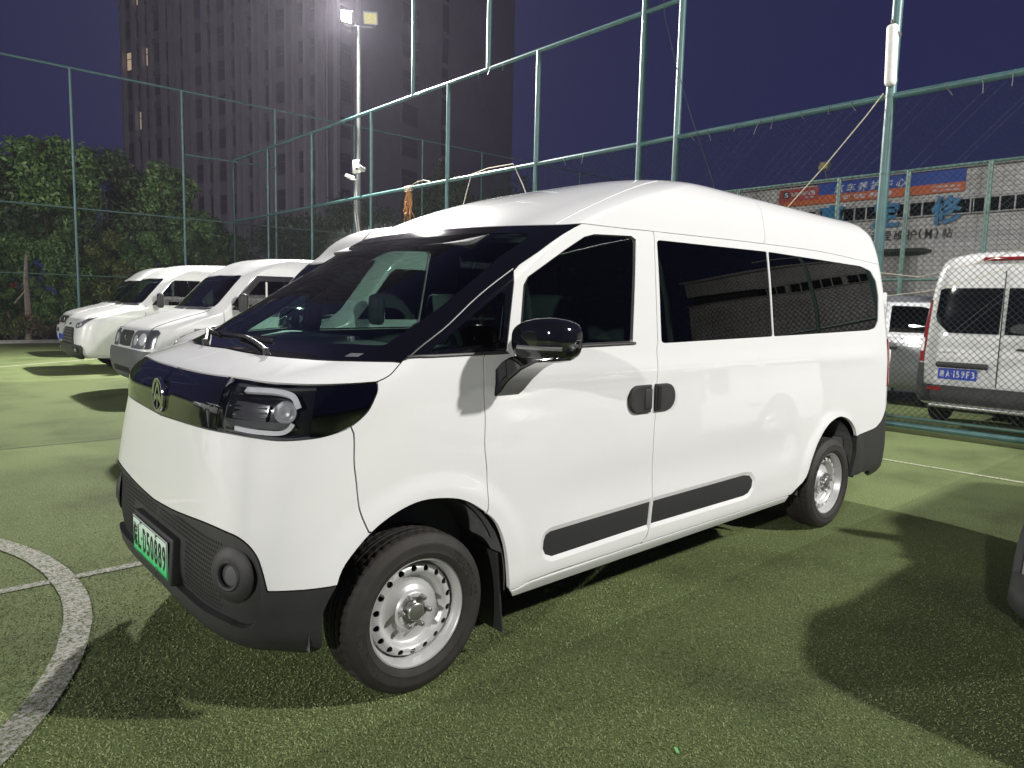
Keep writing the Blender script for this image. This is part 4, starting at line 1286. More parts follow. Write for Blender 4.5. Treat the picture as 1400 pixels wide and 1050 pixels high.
# ---------------------------------------------------------------- floodlight poles
simple('lamp_case', (.30, .30, .29), rough=.5, metal=.3, noise=.1)
simple('lamp_lit', (.9, .9, .85), emit=(1.0, .95, .85), estr=90.0)
simple('lamp_unlit', (.55, .47, .18), rough=.3, noise=.3, nscale=40)
simple('box_white', (.66, .66, .63), rough=.55, noise=.08)
simple('galvanised', (.16, .17, .17), rough=.45, metal=.4, noise=.15, nscale=8)
def flood_pole(x, y, h, aim, label, lit2=False):
    r = empty('floodlight_pole', (x, y, 0))
    tag(r, label, 'floodlight', 'floodlights round the pitch')
    MB().cyl((0, 0, 0), (0, 0, h), .075, .055, n=14).build('pole', 'galvanised', r)
    d = Vector((aim[0]-x, aim[1]-y, 0)).normalized(); s = Vector((-d.y, d.x, 0))
    MB().cyl(Vector((0, 0, h))-s*.34, Vector((0, 0, h))+s*.34, .028, n=8).build('cross_arm', 'galvanised', r)
    for k, sg in enumerate((1, -1)):
        c = Vector((0, 0, h+.20))+s*.30*sg+d*.10
        f = (d*.80+Vector((0, 0, -.60))).normalized()
        if k == 1: f = (d*.65-s*.55+Vector((0, 0, -.45))).normalized()
        up = f.cross(s).normalized(); sd_ = up.cross(f).normalized()
        M = Matrix((sd_, up, f)).transposed()
        hd = MB().box(c, (.36, .30, .09), rot=M).build('lamp_head', 'lamp_case', r, smooth=0)
        lit = (k == 1) or lit2
        MB().box(c+f*.047, (.31, .25, .006), rot=M).build('lamp_face', 'lamp_lit' if lit else 'lamp_unlit', hd, smooth=0)
        for q in (-1, 1): MB().cyl(c+sd_*.19*q, Vector((0, 0, h))+s*.30*sg+sd_*.10*q, .012, n=6).build('lamp_bracket', 'galvanised', hd)
        for q in range(7): MB().box(c-f*.066+sd_*(q-3)*.05, (.012, .28, .04), rot=M).build('cooling_fin', 'lamp_case', hd, smooth=0)
    return r
fp = flood_pole(9.95, 17.63, 8.72, (2, 6), 'lit floodlight on a slim grey pole with two cameras and a white box', False)
def fp_box():
    MB().rbox((-.10, -.02, 5.10), (.10, .22, .34), .015).build('junction_box', 'box_white', fp)
    for dy, dz, a in ((-.32, 5.02, .3), (.28, 4.86, -.5)):
        c = MB().rbox((-.12, dy, dz), (.26, .10, .10), .02, rot=(0, .25, a)).build('security_camera', 'box_white', fp)
        MB().cyl((-.02, dy*.2, dz-.08), (-.10, dy, dz-.06), .018, n=8).build('camera_arm', 'box_white', c)
        MB().cyl((-.24, dy-.02, dz-.03), (-.27, dy-.02, dz-.035), .035, n=12).build('camera_lens', 'ink_black', c)
    pts = [(-.06, -.02, 4.9), (-.10, -.05, 4.4), (-.13, -.12, 3.9), (-.10, -.20, 3.4), (-.09, -.30, 2.9), (-.10, -.42, 2.3), (-.08, -.36, 1.2), (-.07, -.3, .2)]
    MB().tube(pts, .011, 5).build('cable', 'box_white', fp)
    MB().tube([(p[0]-.01, p[1]+.07, p[2]-.1) for p in pts[:6]], .009, 5).build('cable', 'box_white', fp)
fp_box()
flood_pole(9.95, -7.70, 8.72, (2, 3), 'lit floodlight pole by the mesh fence away from the leafy trees', True)
flood_pole(-24.4, -8.0, 9.40, (2, 4), 'lit floodlight pole on the open side of the pitch beyond the bonnet', True)
flood_pole(-24.4, 17.6, 9.40, (3, 9), 'lit floodlight pole on the open side of the pitch facing the parked vans', True)

# ---------------------------------------------------------------- things hung on the fence
an = empty('panel_antenna', (XF-.10, 3.93, 4.34))
tag(an, 'slim white panel antenna strapped to the thick fence post', 'antenna')
MB().rbox((0, 0, .40), (.12, .13, .76), .045, rot=(-.05, .04, 0)).build('housing', 'box_white', an)
MB().box((.06, -.03, .12), (.12, .05, .04)).build('clamp', 'galvanised', an); MB().box((.06, -.03, .66), (.12, .05, .04)).build('clamp', 'galvanised', an)
MB().cyl((0, .02, .79), (0, .02, .83), .02, n=8).build('cable_gland', 'ink_black', an)
simple('twine', (.42, .20, .075), rough=.9, noise=.4, nscale=60)
simple('cord_pale', (.48, .44, .34), rough=.9, noise=.2, nscale=50)
tw = empty('twine_bundle', (XF-.06, 14.9, 4.24))
tag(tw, 'bundle of orange twine knotted round the fence rail and hanging down', 'twine')
random.seed(3)
for k in range(16):
    y = random.uniform(-.16, .16); L = random.uniform(.35, .95)
    if k == 3: L = 1.1
    pts = [(random.uniform(-.03, .03), y*.5, .03)]
    for q in range(1, 6): pts.append((random.uniform(-.05, .05), y*(.5+q*.16)+random.uniform(-.035, .035), -L*q/5))
    MB().tube(pts, .0085, 5).build('strand', 'twine', tw)
kn = [(.055*math.cos(a)*1.1, .20*math.sin(a*1.7)*(1-a/40), .055*math.sin(a)*1.1) for a in np.linspace(0, 26, 70)]
MB().tube(kn, .011, 5).build('knot', 'cord_pale', tw)
MB().tube([(0, .1, 0), (-.02, -.3, .10), (-.02, -.65, .12), (-.02, -.9, .06)], .012, 5).build('loose_end', 'cord_pale', tw)
def hang(name, label, cat, pts, r, mat, group=None):
    o = MB().tube(pts, r, 5).build(name, mat); tag(o, label, cat, group); return o
hang('hanging_cord', 'thin dark wire hanging from the top of the twin tall posts', 'wire', [(9.74, 7.58, 6.9), (9.73, 7.50, 6.2), (9.74, 7.23, 5.36), (9.75, 6.9, 4.51), (9.76, 6.44, 3.45), (9.76, 6.35, 2.6)], .005, 'mesh_wire')
hang('guy_rope', 'pale rope slanting down from the thick post to the mesh', 'rope', [(9.74, 4.00, 4.30), (9.74, 4.20, 4.05), (9.73, 4.68, 3.50), (9.74, 5.35, 2.82), (9.75, 5.6, 2.5)], .0075, 'cord_pale')
hang('looped_cord', 'pale cord looped over the rail behind the van roof', 'rope', [(9.72, 12.9, 3.1), (9.74, 12.7, 3.7), (9.74, 12.45, 4.28), (9.74, 11.9, 4.34), (9.74, 11.1, 4.33), (9.74, 10.8, 3.9), (9.73, 10.4, 3.2)], .010, 'cord_pale')
hang('slack_cord', 'pale slack cord sagging across the mesh in front of the parked white van', 'rope', [(9.74, 3.95, 2.05), (9.74, 3.4, 1.98), (9.74, 2.7, 2.15), (9.74, 2.0, 2.42), (9.74, 1.0, 2.65)], .005, 'cord_pale')
hang('taut_cord', 'pale taut cord across the mesh just under the slack one', 'rope', [(9.735, 3.95, 1.72), (9.735, 3.3, 1.80), (9.735, 2.7, 1.98), (9.735, 2.0, 2.25), (9.735, 1.0, 2.62)], .005, 'cord_pale')
random.seed(11)
for y in (12.3, 11.9, 11.5, 9.7, 9.2, 6.9, 6.6, 6.1, 5.7, 5.5, 5.1, 4.7, 4.4, 3.3, 2.9, 2.6):
    z = 6.36 if y > 11 else 4.25
    q = random.uniform(-.1, .1)
    hang('wire_tie', 'short loose wire tie left hanging on the fence rail', 'wire tie', [(9.80, y, z+.05), (9.76, y+.01, z), (9.75, y+q*.6, z-.07), (9.75, y+q, z-random.uniform(.08, .18))], .0045, 'galvanised', 'wire ties on the fence rail')

# ---------------------------------------------------------------- repair workshop behind the fences
def tile_material(name, base, grout, sx_, sz_):
    m, nt, b = _nt(name)
    tc = nt.nodes.new('ShaderNodeTexCoord'); mp = nt.nodes.new('ShaderNodeMapping')
    mp.inputs['Rotation'].default_value = (math.pi/2, 0, math.pi/2)
    nt.links.new(tc.outputs['Object'], mp.inputs[0])
    br = nt.nodes.new('ShaderNodeTexBrick'); br.offset = 0
    br.inputs['Color1'].default_value = (*base, 1); br.inputs['Color2'].default_value = (*[x*.88 for x in base], 1)
    br.inputs['Mortar'].default_value = (*grout, 1); br.inputs['Scale'].default_value = 1
    br.inputs['Mortar Size'].default_value = .010; br.inputs['Brick Width'].default_value = sx_; br.inputs['Row Height'].default_value = sz_
    sp = nt.nodes.new('ShaderNodeSeparateXYZ'); nt.links.new(tc.outputs['Object'], sp.inputs[0])
    cb = nt.nodes.new('ShaderNodeCombineXYZ'); nt.links.new(sp.outputs[1], cb.inputs[0]); nt.links.new(sp.outputs[2], cb.inputs[1])
    nt.links.new(cb.outputs[0], br.inputs['Vector'])
    d = ramp(nt, noise(nt, tc.outputs['Object'], .8, 5), [(.3, (.72, .70, .66)), (.6, (1, 1, 1))])
    nt.links.new(mixc(nt, 1, br.outputs[0], d, 'MULTIPLY'), b.inputs['Base Color'])
    b.inputs['Roughness'].default_value = .45
    return m
tile_material('wall_tile', (.68, .68, .66), (.26, .26, .25), .34, .17)
tile_material('white_brick', (.46, .46, .44), (.25, .25, .24), .26, .09)
simple('wall_edge', (.42, .42, .40), rough=.7, noise=.15, nscale=4)
simple('banner_blue', (.015, .065, .38), rough=.5, noise=.08)
simple('banner_orange', (.62, .14, .035), rough=.5, noise=.06)
simple('banner_red', (.46, .06, .045), rough=.5)
simple('letter_blue', (.02, .20, .40), rough=.4, coat=.3)
simple('letter_white', (.62, .63, .66), rough=.5)
simple('letter_black', (.022, .022, .022), rough=.6)
simple('frame_white', (.55, .55, .53), rough=.5)
glass('pane_dark', (.03, .035, .04))
simple('room_dark', (.012, .013, .016), rough=.9)
BX = 30.0
bd = empty('repair_workshop', (BX, 8, 0))
tag(bd, 'white tiled repair workshop with blue and orange shop banner and ribbon windows', 'building')
def wall_rect(mb, y0, y1, z0, z1, x=0.0, t=.3): mb.box((x+t/2, (y0+y1)/2-8, (z0+z1)/2), (t, abs(y1-y0), z1-z0))
wl = MB(); wall_rect(wl, -16, 20, 0, 5.25); wall_rect(wl, -16, 20, 5.85, 6.88)
wo = wl.build('wall', 'wall_tile', bd, smooth=0)
MB().box((6, 2-8, 3.4), (11, 36, 6.6)).build('hall', 'room_dark', bd, smooth=0)
MB().box((-.03, 2-8, 6.95), (.5, 36.2, .14)).build('parapet', 'wall_edge', bd, smooth=0)
MB().box((-.02, 2-8, 5.245), (.36, 36, .05)).build('window_ledge', 'wall_edge', bd, smooth=0)
y = 19.6; k = 0
wfm = None
while y > -12:
    wdt = .46
    f = MB()
    f.box((.12, y-wdt/2-8, 5.28), (.06, wdt, .05)); f.box((.12, y-wdt/2-8, 5.82), (.06, wdt, .05)); f.box((.12, y-8, 5.55), (.062, .045, .50))
    fo = f.build('window', 'frame_white', bd, smooth=0)
    MB().box((.135, y-wdt/2-8, 5.55), (.012, wdt-.045, .50)).build('pane', 'pane_dark', fo, smooth=0)
    y -= wdt; k += 1
    if k % 5 == 0:
        MB().box((.10, y-.12-8, 5.55), (.10, .22, .55)).build('window_pier', 'wall_edge', bd, smooth=0); y -= .24
cn = MB().box((-.5, 11.4-8, 3.95), (1.0, 2.6, .10)).build('canopy', 'letter_black', bd, smooth=0)
MB().box((-.006, 11.6-8, 2.0), (.02, 2.1, 3.7)).build('shutter_door', 'white_brick', bd, smooth=0)
sg = empty('shop_banner', (BX-.10, 12.8, 6.5))
tag(sg, 'long blue and orange shop banner with white Chinese lettering on the workshop', 'sign')
def wy(y): return y-12.8
uxb, uyb = (0, -1, 0), (0, 0, 1)
MB().box((0, wy(11.9), 6.66-6.5), (.06, 5.5, .52)).build('blue_board', 'banner_blue', sg, smooth=0)
MB().box((-.004, wy(12.75), 6.23-6.5), (.06, 7.2, .34)).build('orange_board', 'banner_orange', sg, smooth=0)
MB().box((-.008, wy(15.45), 6.52-6.5), (.06, 1.75, .52)).build('red_board', 'banner_red', sg, smooth=0)
text_mesh('banner_lettering', '汽 车 养 护 中 心', .5, 'letter_white', sg, (-.036, wy(12.55), 6.60-6.5), uxb, uyb, extrude=.006, fit=(2.75, .34), bold=.008, shear=.15)
text_mesh('banner_lettering', '原厂匹配  零距离通', .3, 'letter_white', sg, (-.040, wy(12.6), 6.23-6.5), uxb, uyb, extrude=.004, fit=(1.9, .19), bold=.006)
text_mesh('banner_lettering', '承诺与信心', .2, 'letter_white', sg, (-.040, wy(9.75), 6.29-6.5), uxb, uyb, extrude=.004, fit=(.95, .11), bold=.004)
text_mesh('banner_lettering', 'TEL:13966666', .2, 'letter_white', sg, (-.040, wy(9.75), 6.15-6.5), uxb, uyb, extrude=.004, fit=(.95, .08), bold=.004)
text_mesh('banner_lettering', 'RUISSONG 瑞森', .3, 'letter_white', sg, (-.044, wy(15.25), 6.56-6.5), uxb, uyb, extrude=.004, fit=(1.05, .20), bold=.008)
text_mesh('banner_lettering', 'AUTO CARE', .2, 'letter_white', sg, (-.044, wy(15.0), 6.38-6.5), uxb, uyb, extrude=.004, fit=(.5, .07), bold=.004)
MB().rbox((-.042, wy(16.0), 6.54-6.5), (.012, .28, .28), .004).build('logo_tile', 'letter_black', sg)
text_mesh('logo_letter', 'S', .3, 'letter_white', sg, (-.052, wy(16.0), 6.54-6.5), uxb, uyb, extrude=.004, fit=(.17, .20), bold=.01)
for ch, yy in (('事', 13.95), ('定', 11.78), ('修', 9.66)):
    lo = text_mesh('wall_character', ch, 1.1, 'letter_blue', None, (BX-.16, yy, 5.42), uxb, uyb, extrude=.07, fit=(1.02, 1.06), bold=.035)
    tag(lo, {'事': 'big blue raised Chinese character half hidden by the van roof', '定': 'big blue raised Chinese character crossed by the thick fence post', '修': 'big blue raised Chinese character over the bracketed black lettering'}[ch], 'sign')
for ch, yy in zip('治理维护(M)站', (12.20, 11.78, 11.33, 10.86, 10.55, 10.26, 9.98, 9.62)):
    text_mesh('wall_lettering', ch, .4, 'letter_black', bd, (-.012, yy-8, 4.60), uxb, uyb, extrude=.008, fit=((.34 if ord(ch) > 200 else (.10 if ch in '()' else .24)), .36), bold=.006)
text_mesh('wall_lettering', '(', .4, 'letter_black', bd, (-.012, 10.55-8, 4.60), uxb, uyb, extrude=.008, fit=(.09, .40))
text_mesh('wall_lettering', ')', .4, 'letter_black', bd, (-.012, 9.98-8, 4.60), uxb, uyb, extrude=.008, fit=(.09, .40))
wl2 = MB().box((0, 0, 0), (.16, .42, .36), rot=(0, .5, 0)).build('wall_floodlight', 'lamp_case'); wl2.location = (BX-.3, 14.33, 7.55)
tag(wl2, 'small square yellowish floodlight fixed above the workshop banner', 'floodlight')
MB().box((-.086, 0, -.0), (.01, .36, .30), rot=(0, .5, 0)).build('lamp_face', 'lamp_unlit', wl2, smooth=0)
MB().cyl((.05, 0, -.15), (.3, 0, -.55), .02, n=6).build('lamp_bracket', 'lamp_case', wl2)

# ---------------------------------------------------------------- dark tower block
simple('tower_wall', (.25, .215, .255), rough=.85, noise=.14, nscale=.25)
simple('tower_fin', (.34, .305, .345), rough=.85, noise=.12, nscale=.4)
simple('tower_slab', (.21, .185, .215), rough=.85, noise=.1, nscale=.4)
simple('tower_dark', (.035, .033, .045), rough=.8)
simple('tower_glass', (.085, .075, .095), rough=.35)
simple('lit_window', (.6, .5, .4), emit=(1.0, .74, .46), estr=.35)
TX, TY, TH, FL = 30.6, 60.2, 64.0, 3.2
tb = empty('tower_block', (TX, TY, 0), math.radians(16.6))
tag(tb, 'dark residential tower block with vertical ribs and a few lit windows', 'building')
WX, WY = 31.0, 31.0
MB().box((WX/2, WY/2, TH/2), (WX, WY, TH)).build('wall', 'tower_wall', tb, smooth=0)
def col_window(face, a, w_, zc, h_, lit=False):
    return (face, a, w_, zc, h_, lit)
random.seed(5)
# ribs on the face that runs back along y (x = 0), and on the short returns
fins = []
yv = .5
while yv < WY:
    fins.append(yv); yv += random.choice((.9, 1.5, 1.5, 2.1))
for i, yv in enumerate(fins):
    MB().box((-.25, yv, TH/2+2.6), (.55, .38, TH-5.2)).build('rib', 'tower_fin', tb, smooth=0)
pane_me = {}
def win(face, a, w_, z, h_, lit):
    key = (round(w_, 2), h_, lit, face)
    if key not in pane_me:
        f = MB()
        if face == 'y':
            for s_ in (-1, 1): f.box((-.03, s_*w_/2, 0), (.12, .07, h_))
            for s_ in (-1, 1): f.box((-.03, 0, s_*h_/2), (.12, w_, .07))
            f.box((-.03, 0, h_*.12), (.10, w_, .05))
            p = MB().box((-.004, 0, 0), (.02, w_, h_))
        else:
            for s_ in (-1, 1): f.box((s_*w_/2, -.03, 0), (.07, .12, h_))
            for s_ in (-1, 1): f.box((0, -.03, s_*h_/2), (w_, .12, .07))
            f.box((0, -.03, h_*.12), (w_, .10, .05))
            p = MB().box((0, -.004, 0), (w_, .02, h_))
        fm_ = f.mesh('window', 0); fm_.materials.append(MAT['tower_slab'])
        pm_ = p.mesh('pane', 0); pm_.materials.append(MAT['lit_window' if lit else 'tower_glass'])
        pane_me[key] = (fm_, pm_)
    fm_, pm_ = pane_me[key]
    o = bpy.data.objects.new('window', fm_); COL.objects.link(o); o.parent = tb
    o.location = (0, a, z) if face == 'y' else (a, 0, z)
    p = bpy.data.objects.new('pane', pm_); COL.objects.link(p); p.parent = o
floors = int((min(TH, 40)-6)/FL)
for i in range(len(fins)-1):
    a, b_ = fins[i]+.19, fins[i+1]-.19
    if b_-a < .8: 
        continue
    for k in range(floors):
        z = 7.6+k*FL
        lit = (i, k) in ((len(fins)-3, 4), (len(fins)-4, 6), (len(fins)-2, 6), (len(fins)-3, 8))
        win('y', (a+b_)/2, round(b_-a-.15, 1), z, 1.9, lit)
        MB().box((-.10, (a+b_)/2, z+1.28), (.2, b_-a, .55)).build('spandrel', 'tower_slab', tb, smooth=0) if k % 1 == 0 and i % 2 == 0 else None
for x in (1.2, 3.8):
    MB().box((x, -.22, TH/2+2), (.34, .46, TH-4)).build('rib', 'tower_fin', tb, smooth=0)
for k in range(floors):
    z = 7.6+k*FL
    win('x', 2.5, 1.4, z, 1.9, False)
    win('x', 11.5, 2.6, z, 1.9, False)
    MB().box((17.2, -.05, z), (.9, .10, .5)).build('air_conditioner', 'tower_slab', tb, smooth=0)
MB().box((17.2, -.012, TH/2+1), (1.0, .03, TH-3)).build('service_slot', 'tower_dark', tb, smooth=0)
MB().cyl((.15, -.12, 4), (.15, -.12, TH), .09, n=8).build('drain_pipe', 'tower_fin', tb)
pd = MB(); pd.box((2, WY/2-1, 2.6), (10, WY+8, 5.2))
pd.build('podium', 'tower_slab', tb, smooth=0)
for z in (5.25, 4.2, 3.1): MB().box((-3.06, WY/2-1, z), (.2, WY+8.2, .28)).build('podium_band', 'tower_fin', tb, smooth=0)

# ---------------------------------------------------------------- loose turf fibres near the camera
def fibre_material():
    m, nt, b = _nt('turf_fibre')
    g = nt.nodes.new('ShaderNodeNewGeometry'); tc = nt.nodes.new('ShaderNodeTexCoord'); P = tc.outputs['Object']
    sx = nt.nodes.new('ShaderNodeSeparateXYZ'); nt.links.new(P, sx.inputs[0]); X, Y = sx.outputs[0], sx.outputs[1]
    rnd = g.outputs['Random Per Island']
    col = ramp(nt, rnd, [(.0, (.132, .162, .062)), (.5, (.218, .260, .106)), (1.0, (.30, .342, .172))])
    big = noise(nt, P, 1.1, 4, .55)
    col = mixc(nt, 1.0, col, ramp(nt, big, [(.30, (.66, .66, .66)), (.5, (1, 1, 1)), (.72, (1.10, 1.10, 1.06))]), 'MULTIPLY')
    lane = mnode(nt, 'SINE', mnode(nt, 'MULTIPLY_ADD', Y, math.pi/6.2, -math.pi*8.3/6.2))
    lane = mnode(nt, 'MULTIPLY_ADD', mnode(nt, 'LESS_THAN', lane, 0.0), .20, .80)
    col = mixc(nt, 1.0, col, lane, 'MULTIPLY')
    # paint of the centre circle, halfway line and touch line on the fibres themselves
    dx = mnode(nt, 'ADD', X, 1.83); dy = mnode(nt, 'SUBTRACT', Y, 4.18)
    r = mnode(nt, 'SQRT', mnode(nt, 'ADD', mnode(nt, 'MULTIPLY', dx, dx), mnode(nt, 'MULTIPLY', dy, dy)))
    c1 = mnode(nt, 'LESS_THAN', mnode(nt, 'ABSOLUTE', mnode(nt, 'SUBTRACT', r, 2.5)), .056)
    c2 = mnode(nt, 'LESS_THAN', mnode(nt, 'ABSOLUTE', mnode(nt, 'SUBTRACT', Y, 4.29)), .032)
    c3 = mnode(nt, 'LESS_THAN', mnode(nt, 'ABSOLUTE', mnode(nt, 'SUBTRACT', X, 7.80)), .030)
    msk = mnode(nt, 'MAXIMUM', mnode(nt, 'MAXIMUM', c1, c2), c3)
    keep = mnode(nt, 'GREATER_THAN', mnode(nt, 'FRACT', mnode(nt, 'MULTIPLY', rnd, 37.7)), .36)
    col = mixc(nt, mnode(nt, 'MULTIPLY', msk, keep), col, (.46, .44, .41))
    nt.links.new(col, b.inputs['Base Color']); b.inputs['Roughness'].default_value = .8; b.inputs['Specular IOR Level'].default_value = .2
    return m
fibre_material()
def fibres():
    rng = np.random.default_rng(21)
    n = 240000
    # denser close to the camera: radius drawn with a falling density, inside the camera's field
    r = 1.6+5.0*rng.uniform(0, 1, n)**1.3
    a = np.radians(48.4)+np.radians(rng.uniform(-41, 41, n))
    x, y = r*np.cos(a), r*np.sin(a)
    ok = ~((x > 1.4) & (x < 5.7) & (y > 2.75) & (y < 4.2)); x, y, r = x[ok], y[ok], r[ok]; n = len(x)
    fade = np.clip((6.6-r)/2.5, .15, 1); h = rng.uniform(.0015, .0055, n)*fade; w = rng.uniform(.0012, .0024, n)*(1+.06*r); t = rng.uniform(0, 2*np.pi, n); ln = rng.uniform(.002, .009, n); d = rng.uniform(0, 2*np.pi, n)
    b0 = np.stack([x, y, np.full(n, .001)], 1); side = np.stack([np.cos(t), np.sin(t), 0*t], 1)*w[:, None]
    tip = b0+np.stack([np.cos(d)*ln, np.sin(d)*ln, h], 1)
    q = np.stack([b0-side, b0+side, tip+side*.7, tip-side*.7], 1).reshape(-1, 3)
    me = bpy.data.meshes.new('turf_fibres')
    me.vertices.add(4*n); me.vertices.foreach_set('co', q.ravel().astype(np.float32))
    me.loops.add(4*n); me.loops.foreach_set('vertex_index', np.arange(4*n, dtype=np.int32))
    me.polygons.add(n); me.polygons.foreach_set('loop_start', np.arange(0, 4*n, 4, dtype=np.int32)); me.polygons.foreach_set('loop_total', np.full(n, 4, np.int32))
    me.update(calc_edges=True)
    o = link_mesh('turf_fibres', me, 'turf_fibre')
    tag(o, 'short curled green and straw coloured fibres of the artificial turf', 'turf', kind='stuff')
fibres()

simple('scrap_green', (.16, .42, .14), rough=.6)
sc_ = MB().box((0, 0, .002), (.030, .011, .003), rot=(0, 0, .9)).build('paper_scrap', 'scrap_green'); sc_.location = (1.967, 1.322, .004)
tag(sc_, 'tiny bright green scrap lying on the open turf', 'scrap')
# ---------------------------------------------------------------- trees and shrubs
def leaf_material(name, dark, mid, light, rough=.5):
    m, nt, b = _nt(name)
    g = nt.nodes.new('ShaderNodeNewGeometry')
    tc = nt.nodes.new('ShaderNodeTexCoord')
    n = noise(nt, tc.outputs['Object'], 1.3, 3)
    f = mnode(nt, 'MULTIPLY_ADD', g.outputs['Random Per Island'], .65, mnode(nt, 'MULTIPLY', n, .45))
    col = ramp(nt, f, [(.12, dark), (.5, mid), (.92, light)])
    nt.links.new(col, b.inputs['Base Color'])
    b.inputs['Roughness'].default_value = rough
    b.inputs['Specular IOR Level'].default_value = .35
    out = nt.nodes['Material Output']
    tr = nt.nodes.new('ShaderNodeBsdfTranslucent'); nt.links.new(col, tr.inputs[0])
    mx = nt.nodes.new('ShaderNodeMixShader'); mx.inputs[0].default_value = .18
    nt.links.new(b.outputs[0], mx.inputs[1]); nt.links.new(tr.outputs[0], mx.inputs[2]); nt.links.new(mx.outputs[0], out.inputs[0])
    return m
leaf_material('leaf_green', (.035, .075, .022), (.075, .150, .042), (.16, .25, .075))
leaf_material('leaf_dark', (.022, .042, .018), (.045, .080, .030), (.095, .140, .050))
leaf_material('leaf_yellow', (.045, .065, .018), (.105, .130, .035), (.21, .20, .055))
leaf_material('leaf_dry', (.06, .045, .03), (.12, .09, .055), (.19, .145, .085))
simple('bark', (.085, .065, .05), rough=.9, noise=.4, nscale=14, bump=.8, bscale=40)
simple('bark_pale', (.22, .18, .15), rough=.9, noise=.4, nscale=14, bump=.8, bscale=40)
RNG = np.random.default_rng(4)
def leaves(name, clumps, n, size, mat, parent, up=.35, flat=1.0):
    """clumps: rows of (x, y, z, r). n leaf blades spread over the outsides of the clumps"""
    C = np.asarray(clumps, float)
    wgt = C[:, 3]**2; k = RNG.choice(len(C), n, p=wgt/wgt.sum())
    d = RNG.normal(size=(n, 3)); d /= np.linalg.norm(d, axis=1, keepdims=True)
    r = C[k, 3]*(RNG.uniform(.25, 1.0, n)**.45)*RNG.uniform(.85, 1.2, n)
    p = C[k, :3]+d*r[:, None]*[1, 1, flat]
    nrm = d+RNG.normal(size=(n, 3))*.6+[0, 0, up]; nrm /= np.linalg.norm(nrm, axis=1, keepdims=True)
    a = np.cross(nrm, RNG.normal(size=(n, 3))); a /= np.linalg.norm(a, axis=1, keepdims=True); b = np.cross(nrm, a)
    s = size*RNG.uniform(.6, 1.35, n)[:, None]
    q = np.stack([p-a*s, p+b*s*.42-nrm*s*.12, p+a*s, p-b*s*.42-nrm*s*.12], 1).reshape(-1, 3)
    me = bpy.data.meshes.new(name)
    me.vertices.add(4*n); me.vertices.foreach_set('co', q.ravel().astype(np.float32))
    me.loops.add(4*n); me.loops.foreach_set('vertex_index', np.arange(4*n, dtype=np.int32))
    me.polygons.add(n); me.polygons.foreach_set('loop_start', np.arange(0, 4*n, 4, dtype=np.int32)); me.polygons.foreach_set('loop_total', np.full(n, 4, np.int32))
    me.update(calc_edges=True)
    return link_mesh(name, me, mat, parent)
def tree(name, label, x, y, h, rx, ry, trunk, mat, n, size, group=None, bottom=.25, seed=0, cat='tree', nclump=46, bark='bark'):
    rng = np.random.default_rng(seed+17)
    t = empty(name, (x, y, 0)); tag(t, label, cat, group)
    zc = h*(bottom+1)/2; rz = h*(1-bottom)/2
    cl = []
    while len(cl) < nclump:
        p = rng.uniform(-1, 1, 3)
        l = np.linalg.norm(p)
        if l > 1 or l < .35: continue
        cl.append((p[0]*rx*.86, p[1]*ry*.86, zc+p[2]*rz*.86, rng.uniform(.20, .42)*min(rx, rz)*.9))
    tr = MB(); top = Vector((rng.uniform(-.2, .2), rng.uniform(-.2, .2), zc))
    tr.tube([(0, 0, -.05), (rng.uniform(-.08, .08), 0, zc*.35), (top.x*.6, top.y*.6, zc*.7), tuple(top)], [trunk, trunk*.85, trunk*.65, trunk*.4], 8)
    for c in cl[::3]:
        s_ = Vector((top.x*.5, top.y*.5, zc*rng.uniform(.45, .85))); e = Vector(c[:3])
        mid = s_.lerp(e, .5)+Vector((0, 0, .12*rz))
        tr.tube([s_, mid, e], [trunk*.35, trunk*.22, trunk*.08], 5)
    tr.build('trunk', bark, t)
    leaves('crown', cl, n, size, mat, t)
    return t
# leafy row beyond the boundary fence
spec = [  # x, y, h, rx, ry, n
    (1.0, 29.0, 5.6, 1.9, 1.5), (3.0, 29.2, 6.3, 1.8, 1.5), (4.7, 28.9, 6.9, 1.7, 1.5), (6.5, 29.1, 6.7, 1.8, 1.6), (8.3, 28.8, 6.5, 1.5, 1.4), (9.6, 28.6, 5.0, 1.2, 1.2), (-1.2, 29.3, 5.4, 1.9, 1.5)]
lb = ['broad leafy tree beside the gap in the hedge behind the boundary fence', 'leafy tree with a rounded top behind the boundary fence', 'tallest leafy tree in the row behind the boundary fence', 'leafy tree with a wide dark top behind the boundary fence', 'leafy tree in front of the foot of the tower block', 'small leafy tree at the end of the row by the fence corner', 'leafy tree at the far end of the row away from the tower']
for k, (x, y, h, rx, ry) in enumerate(spec):
    tree('broadleaf_tree', lb[k], x, y, h, rx, ry, .11, 'leaf_dark' if k in (0, 1, 3) else 'leaf_green', 15000, .10, 'trees behind the boundary fence', bottom=.30, seed=k)
sh = [(-.6, 27.3, 3.0), (1.0, 27.4, 2.9), (2.3, 27.5, 3.4), (4.6, 27.2, 3.6), (5.9, 27.3, 3.8), (7.1, 27.2, 4.0), (8.3, 27.3, 3.9), (9.4, 27.2, 3.2), (3.5, 28.0, 3.9), (.2, 28.2, 3.8), (1.7, 28.5, 3.6), (2.8, 28.7, 3.7), (-1.6, 28.1, 3.6)]
